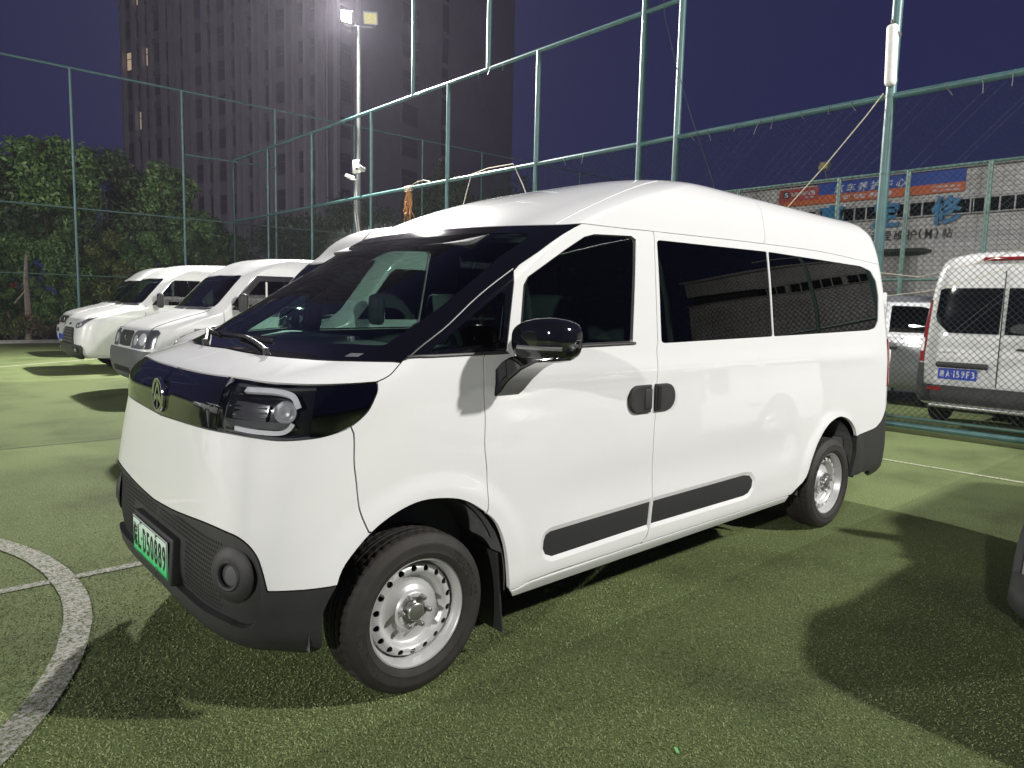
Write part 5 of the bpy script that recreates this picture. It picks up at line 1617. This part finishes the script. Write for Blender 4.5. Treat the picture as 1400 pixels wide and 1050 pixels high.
sl = ['low dense shrub at the open end of the hedge behind the boundary fence', 'low dense shrub beside the pale bare trunk', 'rounded shrub just behind the pale bare trunk', 'ivy-like shrub behind the bonnet of the outermost parked van', 'bushy green shrub rising behind the outermost parked van', 'tall bright shrub in the thickest part of the hedge', 'tall bushy shrub under the tree by the tower foot', 'shrub closing the hedge at the fence corner', 'tall shrub filling the hedge directly behind the pale bare trunk', 'tall shrub under the broad tree at the open end of the hedge', 'shrub deep in the hedge under the round-topped tree', 'shrub deep in the hedge between the bare trunk and the round-topped tree', 'last shrub of the hedge at its open end']
for k, (x, y, h) in enumerate(sh):
    tree('shrub', sl[k], x, y, h, .95, .75, .035, 'leaf_green' if k % 3 != 1 else 'leaf_yellow', 11000, .07, 'shrubs of the hedge', bottom=.0, seed=40+k, cat='shrub', nclump=34)
# thin dry growth at the fence foot
for k, (x, y) in enumerate(((2.3, 26.25), (3.1, 26.3), (3.9, 26.25), (4.7, 26.3))):
    r = empty('dry_shrub', (x, y, 0)); tag(r, ['low dry straggly shrub away from the bare trunk at the fence foot', 'yellowing straggly shrub just before the bare trunk', 'low dry straggly shrub just past the bare trunk', 'yellowing straggly shrub beside the outermost parked van'][k], 'shrub', 'dry shrubs at the fence foot')
    tw_ = MB(); rng = np.random.default_rng(k)
    cl = []
    for q in range(14):
        a = rng.uniform(0, 6.28); L = rng.uniform(.4, 1.0)
        e = (math.cos(a)*L*.7, math.sin(a)*L*.3, L*.9)
        tw_.tube([(0, 0, 0), (e[0]*.4, e[1]*.4, e[2]*.6), e], [.012, .008, .003], 4); cl.append((*e, .14)); cl.append((e[0]*.6, e[1]*.6, e[2]*.7, .13))
    tw_.build('twig', 'bark', r); leaves('foliage', cl, 700, .05, 'leaf_dry' if k % 2 == 0 else 'leaf_yellow', r)
bt_ = empty('bare_trunk', (3.47, 26.5, 0)); tag(bt_, 'pale bare tree trunk tied to a stake with a red flower beside it', 'tree')
MB().tube([(0, 0, -.05), (.04, 0, 1.0), (.02, .02, 1.9), (.06, 0, 2.7)], [.10, .085, .07, .035], 9).build('trunk', 'bark_pale', bt_)
MB().cyl((-.30, 0, 1.2), (.02, 0, 1.62), .025, n=6).build('stake', 'bark_pale', bt_)
leaves('flower', [(-.32, -.1, 1.75, .08)], 30, .05, 'red_lamp', bt_)
# dim trees far behind the mesh fence
ds = [(17.5, 38.5, 6.6, 2.2), (20.0, 37.2, 7.4, 2.4), (22.8, 34.6, 8.0, 2.3), (24.6, 33.2, 9.2, 2.2), (27.0, 31.6, 8.6, 2.6), (14.6, 40.5, 5.0, 2.0), (21.5, 40, 6.5, 2.6), (29.5, 30.0, 7.4, 2.4)]
dl = ['dim tree by the fence corner in front of the tower block', 'dim round tree behind the floodlight pole', 'dim tree behind the hanging orange twine', 'tallest dim tree in front of the blank tower wall', 'wide dim tree behind the looped cord', 'low dim tree just past the end of the leafy hedge', 'dim tree set back against the tower podium', 'dim tree farthest along the street towards the workshop']
for k, (x, y, h, r) in enumerate(ds):
    tree('street_tree', dl[k], x, y, h, r, r, .12, 'leaf_dark', 6000, .13, 'dim trees behind the mesh fence', bottom=.28, seed=80+k)
# ---------------------------------------------------------------- other parked vehicles
simple('grey_paint', (.22, .225, .235), rough=.3, metal=.6, coat=1.0, noise=.05, nscale=3)
simple('plate_blue', (.012, .05, .50), rough=.35)
simple('deflector', (.012, .012, .013), rough=.12, coat=.6)
WHEEL_ME = {o.name.split('.')[0]: o.data for o in van.children_recursive if o.type == 'MESH' and o.name.split('.')[0] in ('wheel', 'rim_flange', 'wheel_disc', 'hub_cap', 'brake_drum')}
def add_wheel(parent, x, y, sd, z=.335, s=1.0):
    w = bpy.data.objects.new('wheel', WHEEL_ME['wheel']); COL.objects.link(w); w.parent = parent
    w.location = (x, y*sd, .3165*s); w.rotation_euler = (0, .6, 0 if sd > 0 else math.pi); w.scale = (s, s, s)
    for k in ('rim_flange', 'wheel_disc', 'hub_cap', 'brake_drum'):
        o = bpy.data.objects.new(k, WHEEL_ME[k]); COL.objects.link(o); o.parent = w
def hood_rows(L, W, H, cowl=.95, hz=1.08, nose=.0, wz=1.92, wt=1.62, cz=1.33):
    """rows of a van with a short bonnet: nose, bonnet, screen, roof"""
    return [
        (.14, .36, W-.06, 7, 2, .26, .26, .28, L-.06, .14),
        (.05, .38, W-.02, 7, 2, .34, .34, .36, L-.01, .14),
        (.00, .38, W, 7, 2, hz*.51, hz*.51, hz*.51, L, .14),
        (.03, .38, W, 7, 2, hz-.27, hz-.27, hz-.27, L-.01, .14),
        (.08, .38, W, 6.5, 2, hz-.10, hz-.10, hz-.10, L-.02, .14),
        (.16, .38, W-.004, 6.5, 2, hz, hz, hz, L-.03, .14),
        (.24, .38, W-.010, 6, 2, hz+.04, hz+.035, hz+.035, L-.03, .14),
        (cowl*.66, .36, W-.02, 5.5, 2, hz+(cz-hz)*.60, hz+(cz-hz)*.58, hz+(cz-hz)*.58, L-.035, .14),
        (cowl, .30, W-.03, 5, 1.8, cz, cz-.01, cz-.01, L-.045, .14),
        (cowl+(wt-cowl)*.10, .29, W-.035, 5, 1.7, cz+(wz-cz)*.10, cz+(wz-cz)*.10, cz+(wz-cz)*.10, L-.05, .14),
        (cowl+(wt-cowl)*.48, .27, W-.06, 5, 1.6, cz+(wz-cz)*.50, cz+(wz-cz)*.50, cz+(wz-cz)*.50, L-.07, .14),
        (wt-.06, .25, W-.09, 5, 1.5, wz-.06, wz-.06, wz-.06, L-.09, .15),
        (wt+.05, .26, W-.10, 5, 1.5, wz+.015, wz+.015, wz+.015, L-.10, .16),
        (wt+.22, .32, W-.125, 4.6, 1.6, wz+(H-wz)*.45, wz+(H-wz)*.44, wz+(H-wz)*.40, L-.13, .18),
        (wt+.45, .38, W-.18, 4.2, 1.8, wz+(H-wz)*.78, wz+(H-wz)*.76, wz+(H-wz)*.70, L-.18, .22),
        (wt+.80, .40, W-.36, 3.4, 2, H-.025, H-.027, H-.05, L-.32, .3),
        (wt+1.3, .3, W-.68, 2.6, 2, H-.004, H-.004, H-.02, L-.6, .3),
        (wt+1.5, .25, 0.0, 2, 2, H, H, H-.015, L-.8, .25)]
def arch(B, cx, r, zc=.335, z0=.30):
    a = np.linspace(math.pi*1.02, -math.pi*.02, 22)
    pts = [(cx+r*math.cos(t), max(z0, zc+r*math.sin(t))) for t in a]
    return B.side(pts)
def bg_van(name, label, x, y, L, W, H, front, door_x, rz=0.0, cowl=.95, hz=1.08, wz=1.92, wt=1.62, group=None, hubs=(.95, 4.15), paint='old_white', cz=1.33, cat='van', side_glass=True):
    V = empty(name, (x, y, 0), rz); V.scale = (1, -1, 1); tag(V, label, cat, group)
    B = Body(hood_rows(L, W, H, cowl, hz, 0, wz, wt, cz), NS=90, NV=150)
    UE = B.um[-1]; vt = B.vq[-1]*.995
    bot = B.side([(1.6, .32)])[0, 1]
    fa, ra = arch(B, hubs[0], .40), arch(B, hubs[1], .40)
    v0 = .03
    outer = np.concatenate([[(0, v0), (.4, v0), (max(.6, fa[0, 0]-.02), v0)], [(fa[0, 0], v0)], fa, [(fa[-1, 0], v0), (fa[-1, 0]+.03, v0), (ra[0, 0]-.03, v0), (ra[0, 0], v0)], ra, [(ra[-1, 0], v0), (UE*.97, v0), (UE, v0), (UE, vt*.5), (UE, vt), (UE*.7, vt), (UE*.4, vt), (0, vt), (0, vt*.7)]])
    zt = wz-.055
    screen = B.front([(.0, cz+.03), (W-.24, cz+.030), (W-.135, cz+.045), (W-.125, cz+.10), (W-.185, zt-.05), (W-.215, zt), (W-.28, zt+.005), (0, zt+.012)])
    screen[0, 0] = 0; screen[-1, 0] = 0
    dwin = B.dens(B.side(door_x), .05, closed=True)
    holes = [dwin]
    sw = None
    if side_glass:
        sx0 = max(p[0] for p in door_x)+.22
        sw = [B.dens(B.side([(sx0, cz+.03), (sx0, zt-.02), (sx0+1.15, zt-.02), (sx0+1.15, cz+.03)]), .05, closed=True), B.dens(B.side([(sx0+1.25, cz+.03), (sx0+1.25, zt-.02), (L-.25, zt-.02), (L-.25, cz+.03)]), .05, closed=True)]
        holes += sw
    # the body shell is one half mirrored; the screen opening is cut where it meets the centre line
    i0 = len(outer)
    body_out = np.concatenate([outer[:-1], [(0, vt*.72)], screen[::-1], [(0, screen[0, 1]*.6)]])
    body_out = B_dens_uv(body_out, .12)
    body = panel(B, 'body', body_out, paint, V, holes=holes, center=True, gap=0, depth=.03, h=.07)[0]
    sc = panel(B, 'windscreen', np.concatenate([screen]), 'glass_van', V, center=True, gap=0, depth=0, off=-.004, h=.06)[0]
    bd_ = inset(screen, .035, keep0=True); bd_ = bd_ if area2(bd_) > 0 else bd_[::-1]
    fr_ = screen if area2(screen) > 0 else screen[::-1]
    ua, ub = fr_[fr_[:, 0] > 1e-6], bd_[bd_[:, 0] > 1e-6]
    lo_, hi_ = fr_[fr_[:, 0] <= 1e-6][:, 1].min(), fr_[fr_[:, 0] <= 1e-6][:, 1].max()
    panel(B, 'screen_border', np.concatenate([[(0, lo_)], ua, [(0, hi_)], [(0, hi_-.035)], ub[::-1], [(0, lo_+.035)]]), 'frit_black', V, center=True, gap=0, depth=0, off=-.002, h=.05)
    for sd in (1, -1):
        d = panel(B, 'door_glass', dwin, 'glass_van', V, sides=(sd,), off=-.006, gap=.001, depth=.01)[0]
        if sw:
            for q in sw: panel(B, 'side_glass', q, 'glass_privacy', V, sides=(sd,), off=-.005, gap=.001, depth=.01)
        for hx in hubs: add_wheel(V, hx, W-.11, sd)
        # mirror on a short arm
        mx, mz = min(p[0] for p in door_x)+.12, cz+.05
        mm = MB().rbox((mx, sd*(W+.13), mz+.05), (.11, .19, .30), .05).build('door_mirror', 'plastic_black', V)
        MB().cyl((mx+.03, sd*(W-.03), mz-.05), (mx, sd*(W+.08), mz), .02, n=6).build('mirror_arm', 'plastic_black', mm)
        MB().box((mx+.052, sd*(W+.13), mz+.05), (.003, .13, .20)).build('mirror_glass', 'chrome', mm)
        # door seams
        for dx in (min(p[0] for p in door_x)-.12, max(p[0] for p in door_x)+.08):
            z_ = np.linspace(.38, zt+.02 if dx > 1.6 else cz-.03, 8)
            uv = B.side([(dx, q) for q in z_]); p, n = B.P(uv, True); p = (p+n*.0005)*[1, sd, 1]
            MB().tube([tuple(q) for q in p], .004, 4).build('door_seam', 'void_black', V)
        MB().rbox((max(p[0] for p in door_x)-.06, sd*(W+.005), cz-.23), (.20, .03, .045), .012).build('door_handle', 'plastic_black', V)
    # cabin: floor, dashboard, seats and a dark bulkhead
    MB().box((L/2, 0, .40), (L-.8, 1.3, .10)).build('floor', 'inner_dark', V, smooth=0)
    MB().rbox((cowl+.40, 0, cz-.18), (.55, 2*W-.40, .30), .08).build('dashboard', 'trim_dark', V)
    for yy in (.45, -.45):
        s_ = MB().rbox((2.15, yy, cz-.18), (.16, .48, .75), .06, rot=(0, .15, 0)).build('front_seat', 'seat_fabric', V)
        MB().rbox((2.24, yy, cz+.27), (.10, .26, .18), .04).build('headrest', 'seat_fabric', s_)
    MB().box((2.6, 0, (wz+.4)/2), (.03, 2*W-.40, wz-.55)).build('bulkhead', 'trim_dark', V, smooth=0)
    for yy in (.35, -.35):
        uu = B.front([(abs(yy)+.25, cz+.06)])[0]; p, n = B.P(np.array([uu]), True); p = p[0]*[1, 1, 1]
        MB().tube([(p[0]-.02, yy+.28, cz+.015), (p[0]+.02, yy, cz+.045), (p[0]+.06, yy-.32, cz+.07)], .010, 5).build('wiper', 'plastic_black', V)
    for sd in (1, -1):
        q = B.front([(W-.16, hz-.04), (W-.165, hz+.02), (W-.17, hz+(cz-hz)*.4), (W-.16, cz-.06), (W-.14, cz-.01)])
        p, n = B.P(spline(q, 4), True); p = (p+n*.0005)*[1, sd, 1]
        MB().tube([tuple(x) for x in p], .0045, 4).build('bonnet_seam', 'void_black', V)
    fpanel(B, 'cowl', [(0, cz-.012), (W-.22, cz-.012), (W-.15, cz+.0), (W-.15, cz+.030), (W-.24, cz+.026), (0, cz+.026)], 'plastic_black', V, off=.004, depth=.01, center=True)
    front(V, B, W)
    return V, B
def B_dens_uv(L, h):
    out = []
    for a, b in zip(L, np.roll(L, -1, 0)):
        k = max(1, int(np.ceil(np.linalg.norm(b-a)/h)))
        out += [a+(b-a)*t for t in np.arange(k)/k]
    return np.array(out)
def fpanel(B, name, pts, mat, V, off=.004, depth=.02, sides=(1, -1), center=False, h=.04):
    uv = B.front(pts)
    if center: uv[[0, -1], 0] = 0
    return panel(B, name, B_dens_uv(uv, .05), mat, V, sides=sides, off=off, depth=depth, gap=0, center=center, h=h)
def lamp_face(B, V, pts, eyes):
    for sd in (1, -1):
        h_ = fpanel(B, 'headlight', pts, 'lens', V, off=.006, sides=(sd,))[0]
        fpanel(B, 'lamp_housing', pts, 'lamp_bright', h_, off=.001, depth=0, sides=(sd,))
        for (yy, zz, r) in eyes:
            p, n = B.P(B.front([(yy, zz)]), True); p = p[0]; n = n[0]
            ring_on(p-n*.004, disc_frame(n), [(0, .010), (r*.5, .012), (r*.7, .008), (r, .008), (r*1.1, .003)], 20, sd).build('reflector', 'lamp_silver', h_)
simple('lamp_bright', (.20, .205, .21), rough=.2, metal=.4)
def front_old(V, B, W):       # square dark grille, big lamps, grey bumper
    fpanel(B, 'grille', [(0, .985), (.30, .985), (.33, .95), (.31, .76), (0, .75)], 'plastic_black', V, off=.008, center=True)
    p, n = B.P(B.front([(.02, .87)]), True); n[0][1] = 0; p[0][1] = 0
    ring_on(p[0]+n[0]*.010, disc_frame(n[0]), [(0, 0), (.035, 0), (.040, .006), (.050, .006), (.053, 0)], 24, 1).build('badge', 'chrome', V)
    lamp_face(B, V, [(.37, .74), (.36, .93), (.45, .995), (.90, 1.02), (.935, .98), (.93, .76), (.86, .74)], [(.52, .86, .075), (.75, .88, .085)])
    fpanel(B, 'front_bumper', [(0, .72), (.6, .72), (.93, .70), (.965, .66), (.965, .30), (.9, .27), (0, .27)], 'plastic_grey', V, off=.045, depth=.06, center=True)
    fpanel(B, 'bumper_slot', [(0, .46), (.45, .46), (.45, .38), (0, .38)], 'void_black', V, off=.047, depth=0, center=True)
    for sd in (1, -1):
        p = B.P(B.side([(.78, 1.02)]))[0]; MB().rbox((p[0], sd*(p[1]+.003), p[2]), (.09, .016, .04), .007).build('side_repeater', 'lens_grey', V)
        # black rain deflector over the door window
        uv = B.side([(1.30, 1.40), (1.62, 1.79), (1.70, 1.865), (2.32, 1.87), (2.32, 1.76), (2.24, 1.785), (1.76, 1.78), (1.40, 1.38)])
        panel(B, 'rain_deflector', B.dens(uv, .05, closed=True), 'deflector', V, sides=(sd,), off=.015, depth=.012, gap=0)
        MB().box((1.86, sd*(W-.06), 1.56), (.03, .02, .42)).build('window_bar', 'steel', V, smooth=0)
def front_new(V, B, W):       # tall slatted grille, slanted lamps, black lower bumper
    g = fpanel(B, 'grille', [(0, .86), (.38, .86), (.44, .80), (.56, .58), (.50, .54), (0, .54)], 'plastic_black', V, off=.012, center=True)[0]
    for k in range(5):
        z = .585+k*.056
        for sd in (1, -1): fpanel(B, 'grille_slat', [(.01, z), (.53-.038*k, z), (.515-.038*k, z+.020), (.01, z+.020)], 'plastic_grey', g, off=.028, depth=.02, sides=(sd,))
    lamp_face(B, V, [(.56, .86), (.50, .90), (.515, .945), (.72, .985), (.88, 1.06), (.925, 1.085), (.90, 1.02), (.80, .89), (.70, .855)], [(.62, .905, .032), (.74, .93, .038)])
    fpanel(B, 'front_bumper', [(0, .545), (.62, .545), (.84, .53), (.87, .47), (.80, .33), (.72, .28), (0, .27)], 'plastic_black', V, off=.04, depth=.06, center=True)
    for sd in (1, -1):
        b = fpanel(B, 'fog_recess', [(.62, .40), (.60, .50), (.80, .50), (.82, .45), (.76, .38)], 'void_black', V, off=.042, depth=0, sides=(sd,))[0]
        p, n = B.P(B.front([(.71, .445)]), True); ring_on(p[0]+n[0]*.043, disc_frame(n[0]), [(0, .012), (.03, .010), (.042, .004), (.05, 0)], 20, sd).build('fog_lamp', 'lens_grey', b)
    fpanel(B, 'bonnet_badge', [(0, .945), (.09, .945), (.10, .925), (.09, .905), (0, .905)], 'chrome', V, off=.008, center=True)
def front_far(V, B, W):       # small dark grille, white bumper with slots, blue plate
    fpanel(B, 'grille', [(0, .98), (.42, .98), (.45, .93), (.43, .80), (0, .80)], 'plastic_black', V, off=.01, center=True)
    p, n = B.P(B.front([(.02, .90)]), True); n[0][1] = 0; p[0][1] = 0
    ring_on(p[0]+n[0]*.012, disc_frame(n[0]), [(0, 0), (.045, 0), (.05, .008), (.062, .008), (.066, 0)], 24, 1).build('badge', 'chrome', V)
    lamp_face(B, V, [(.50, .80), (.50, .95), (.60, 1.0), (.88, 1.06), (.92, 1.0), (.88, .84), (.7, .80)], [(.63, .89, .06), (.78, .92, .05)])
    fpanel(B, 'front_bumper', [(0, .74), (.7, .74), (.93, .72), (.96, .66), (.96, .32), (.9, .28), (0, .28)], 'old_white', V, off=.04, depth=.05, center=True)
    for sd in (1, -1): fpanel(B, 'bumper_slot', [(.25, .58), (.27, .67), (.50, .67), (.50, .58)], 'void_black', V, off=.042, depth=0, sides=(sd,)); fpanel(B, 'bumper_slot', [(.60, .58), (.60, .64), (.82, .63), (.80, .57)], 'void_black', V, off=.042, depth=0, sides=(sd,))
    pl = MB().box((-.05, 0, .47), (.008, .44, .14)).build('number_plate', 'plate_blue', V, smooth=0)
def front_plain(V, B, W):
    fpanel(B, 'grille', [(0, .96), (.45, .96), (.48, .90), (.44, .74), (0, .74)], 'plastic_black', V, off=.01, center=True)
    lamp_face(B, V, [(.52, .76), (.50, .92), (.60, .98), (.88, 1.05), (.92, 1.0), (.88, .82), (.7, .76)], [(.63, .86, .06), (.78, .90, .06)])
    fpanel(B, 'front_bumper', [(0, .70), (.7, .70), (.93, .68), (.96, .62), (.96, .32), (.9, .28), (0, .28)], 'plastic_black', V, off=.04, depth=.05, center=True)
GRP = 'white vans parked in a row'
dx_old = [(1.30, 1.33), (1.38, 1.42), (1.70, 1.80), (1.77, 1.845), (2.26, 1.85), (2.29, 1.82), (2.29, 1.33)]
v3, B3 = bg_van('parked_van', 'older white van with big square headlights, grey bumper and black window deflectors', 2.78, 12.05, 5.2, .98, 2.20, front_old, dx_old, cowl=.92, wz=1.92, wt=1.50, hz=1.05, group=GRP)
text_mesh('door_lettering', 'Turbo', .06, 'ink_black', v3, (1.60, .985, .92), (1, 0, 0), (0, 0, 1), extrude=.001, fit=(.16, .035))
text_mesh('door_lettering', '2.4', .06, 'ink_black', v3, (1.60, .985, .86), (1, 0, 0), (0, 0, 1), extrude=.001, fit=(.09, .035))
v2, B2 = bg_van('parked_van', 'white van with tall slatted black grille and narrow slanted headlights', 2.85, 16.65, 5.3, .99, 2.22, front_new, [(p[0]+.02, p[1]) for p in dx_old], cowl=1.0, wz=1.93, wt=1.58, hz=1.06, group=GRP)
v1, B1 = bg_van('parked_van', 'white van with white bumper and small dark grille at the far end of the row', 3.45, 20.75, 5.2, .97, 2.30, front_far, [(p[0]+.02, p[1]) for p in dx_old], cowl=1.0, wz=1.95, wt=1.58, hz=1.05, group=GRP)
v4, B4 = bg_van('parked_van', 'white van with a roof whip aerial right beside the high-roof van', 2.20, 7.25, 5.3, .98, 2.40, front_plain, [(p[0]+.04, p[1]) for p in dx_old], cowl=1.0, wz=1.98, wt=1.62, hz=1.08, group=GRP)
p4 = B4.P(B4.front([(.30, 2.03)]))[0]
MB().tube([(p4[0], .30, p4[2]-.01), (p4[0]-.02, .30, p4[2]+.05), (p4[0]+.30, .28, p4[2]+.36)], [.010, .006, .003], 5).build('aerial', 'plastic_black', v4)

# vehicle standing just right of the camera: only its black-clad corner reaches the picture
def front_low(V, B, W):
    fpanel(B, 'grille', [(0, .60), (.45, .60), (.48, .55), (.44, .47), (0, .47)], 'plastic_black', V, off=.01, center=True)
    lamp_face(B, V, [(.50, .52), (.49, .59), (.60, .62), (.80, .65), (.84, .62), (.80, .54), (.7, .51)], [(.61, .565, .03), (.72, .58, .03)])
    fpanel(B, 'front_bumper', [(0, .45), (.6, .45), (.84, .49), (.88, .47), (.88, .30), (.82, .27), (0, .27)], 'plastic_black', V, off=.03, depth=.05, center=True)
    for sd in (1, -1):
        p, n = B.P(B.side([(.82+.42*math.cos(t), max(.28, .335+.42*math.sin(t))) for t in np.linspace(math.pi, 0, 24)]), True)
        MB().tube([tuple(q) for q in (p+n*.004)*[1, sd, 1]], .042, 8).build('arch_cladding', 'plastic_black', V)
v5, B5 = bg_van('parked_car', 'white low-bonnet car with dark arch cladding parked beside the open side of the van', 3.16, -.165, 4.8, .90, 1.36, front_low, [(2.25, .90), (2.45, 1.02), (2.80, 1.16), (2.88, 1.185), (3.25, 1.185), (3.25, .90)], cowl=1.80, hz=.70, cz=.86, wz=1.26, wt=2.65, hubs=(.82, 3.70), cat='car')
def rear_uv(B, pts):
    out = []
    lo = B.um[-25]
    U, V_ = np.meshgrid(np.linspace(lo, B.um[-1], 70), np.linspace(0, B.vq[-1]*.8, 140)); g = np.stack([U.ravel(), V_.ravel()], 1); X = B.P(g)
    for y, z in pts:
        k = np.argmin((X[:, 1]-y)**2+(X[:, 2]-z)**2); uv = g[k:k+1].copy()
        for _ in range(15):
            e = 2e-3; p = B.P(uv-[e, 0])[0]; q = B.P(uv)[0]; r = B.P(uv+[0, e])[0]
            M = np.array([[(q[1]-p[1])/e, (r[1]-q[1])/e], [(q[2]-p[2])/e, (r[2]-q[2])/e]]); d = np.array([y-q[1], z-q[2]])
            try: uv = uv+np.clip(np.linalg.solve(M, d), -.05, .05)
            except Exception: break
        out.append([min(uv[0][0], B.um[-1]), uv[0][1]])
    return np.array(out)
RVX, RVY, RL = 10.80, 2.74, 5.40
vr, BR = bg_van('parked_van', 'white van seen from behind with blue number plate beyond the mesh fence', RVX+RL, RVY, RL, .97, 2.40, front_plain, [(p[0]+.02, p[1]) for p in dx_old], rz=math.pi, cowl=.95, wz=1.98, hubs=(.95, 4.60))
def rpanel(name, pts, mat, parent, off=.006, depth=.02, sides=(1,)):
    return panel(BR, name, B_dens_uv(rear_uv(BR, pts), .05), mat, parent, off=off, depth=depth, gap=0, sides=sides, h=.05)
for sd in (1, -1):
    d = rpanel('rear_door', [(.008, .60), (.86, .60), (.875, .75), (.80, 2.05), (.70, 2.16), (.008, 2.18)], 'old_white', vr, off=.008, sides=(sd,))[0]
    rpanel('rear_glass', [(.03, 1.28), (.60, 1.28), (.76, 1.42), (.79, 1.50), (.765, 1.86), (.70, 1.88), (.03, 1.88)], 'frit_black', d, off=.014, sides=(sd,))
    rpanel('tail_light', [(.885, .88), (.955, .88), (.945, 1.25), (.90, 1.72), (.865, 1.72), (.880, 1.25)], 'red_lamp', vr, off=.012, sides=(sd,))
    rpanel('lamp_strip', [(.90, 1.02), (.935, 1.02), (.93, 1.20), (.90, 1.20)], 'lamp_white', vr, off=.018, sides=(sd,), depth=.005)
    rpanel('corner_bumper', [(.88, .86), (.965, .86), (.965, .34), (.86, .34), (.86, .60)], 'plastic_black', vr, off=.02, sides=(sd,))
    rpanel('rear_reflector', [(.62, .50), (.80, .50), (.80, .55), (.62, .55)], 'red_lamp', vr, off=.052, depth=.005, sides=(sd,))
bp_ = rpanel('rear_bumper', [(0, .36), (.86, .36), (.86, .575), (0, .575)], 'plastic_black', vr, off=.045, depth=.05, sides=(1, -1))
MB().rbox((RL+.05, 0, .30), (.08, 1.5, .05), .015).build('step_bar', 'steel', vr)
MB().rbox((RL-.155, 0, 2.26), (.05, .62, .05), .015).build('high_brake_light', 'red_lamp', vr)
yl = .45        # local side that shows on the left
MB().rbox((RL+.012, yl-.04, .855), (.05, .62, .075), .02).build('plate_light_bar', 'plastic_black', vr)
pl = MB().box((RL+.020, yl, .735), (.006, .46, .145)).build('number_plate', 'plate_blue', vr, smooth=0)
# seen from behind, left to right runs from local +y to -y
cells = [('皖', .060), ('A', .052), ('·', .014), ('1', .016), ('5', .045), ('9', .045), ('F', .045), ('3', .045)]
x0 = yl-.0+.46/2-.02; gp_ = (.42-sum(c for _, c in cells))/(len(cells)-1)
for ch, cw in cells:
    text_mesh('plate_character', ch, .1, 'letter_white', pl, (RL+.025, x0-cw/2, .735), (0, -1, 0), (0, 0, 1), extrude=.001, fit=(cw*.86, .092 if ch != '·' else .014), bold=.002)
    x0 -= cw+gp_
MB().rbox((RL+.02, -.32, 1.10), (.03, .26, .03), .012).build('rear_handle', 'plastic_black', vr)
MB().rbox((RL+.0, -.42, 1.33), (.03, .34, .035), .012).build('rear_wiper', 'plastic_black', vr)
MB().box((RL+.012, 0, 1.35), (.004, .012, 1.5)).build('door_gap', 'void_black', vr, smooth=0)
text_mesh('door_lettering', '江淮汽车  ——', .05, 'chrome', vr, (RL+.004, .52, 1.02), (0, -1, 0), (0, 0, 1), extrude=.002, fit=(.42, .030))
text_mesh('door_lettering', 'STAR', .05, 'chrome', vr, (RL+.004, -.62, .86), (0, -1, 0), (0, 0, 1), extrude=.002, fit=(.24, .04))

# grey pickup-like car beyond the fence, side on
pk, BP = bg_van('parked_car', 'silver grey tall car standing side-on behind the white van beyond the mesh fence', 13.6, 2.2, 5.0, .95, 1.86, front_plain, [(1.62, 1.22), (1.78, 1.40), (2.05, 1.62), (2.15, 1.65), (2.62, 1.66), (2.62, 1.22)], rz=math.pi/2, cowl=1.15, hz=1.0, cz=1.19, wz=1.72, wt=1.75, paint='grey_paint', cat='car')

# a van standing across the pitch from the row; the nose band and glass mirror it
v6, B6 = bg_van('parked_van', 'white van standing across the pitch, nose towards the row of parked vans', -2.6, 10.4, 5.2, .98, 2.2, front_plain, [(p[0]+.02, p[1]) for p in dx_old], rz=math.pi, cowl=.95)
# ---------------------------------------------------------------- thin night haze
def haze():
    m = bpy.data.materials.new('haze'); m.use_nodes = True; nt = m.node_tree; nt.nodes.clear()
    out = nt.nodes.new('ShaderNodeOutputMaterial'); v = nt.nodes.new('ShaderNodeVolumePrincipled')
    v.inputs['Color'].default_value = (.84, .80, .95, 1); v.inputs['Density'].default_value = HAZE_DENSITY; v.inputs['Anisotropy'].default_value = .45
    nt.links.new(v.outputs[0], out.inputs['Volume'])
    MAT['haze'] = m
    o = MB().box((20, 35, 33), (220, 260, 68.4)).build('haze', 'haze', smooth=0)
    o['kind'] = 'stuff'; o['label'] = 'thin night haze hanging over the pitch and the street'; o['category'] = 'haze'
HAZE_DENSITY = .0004
haze()
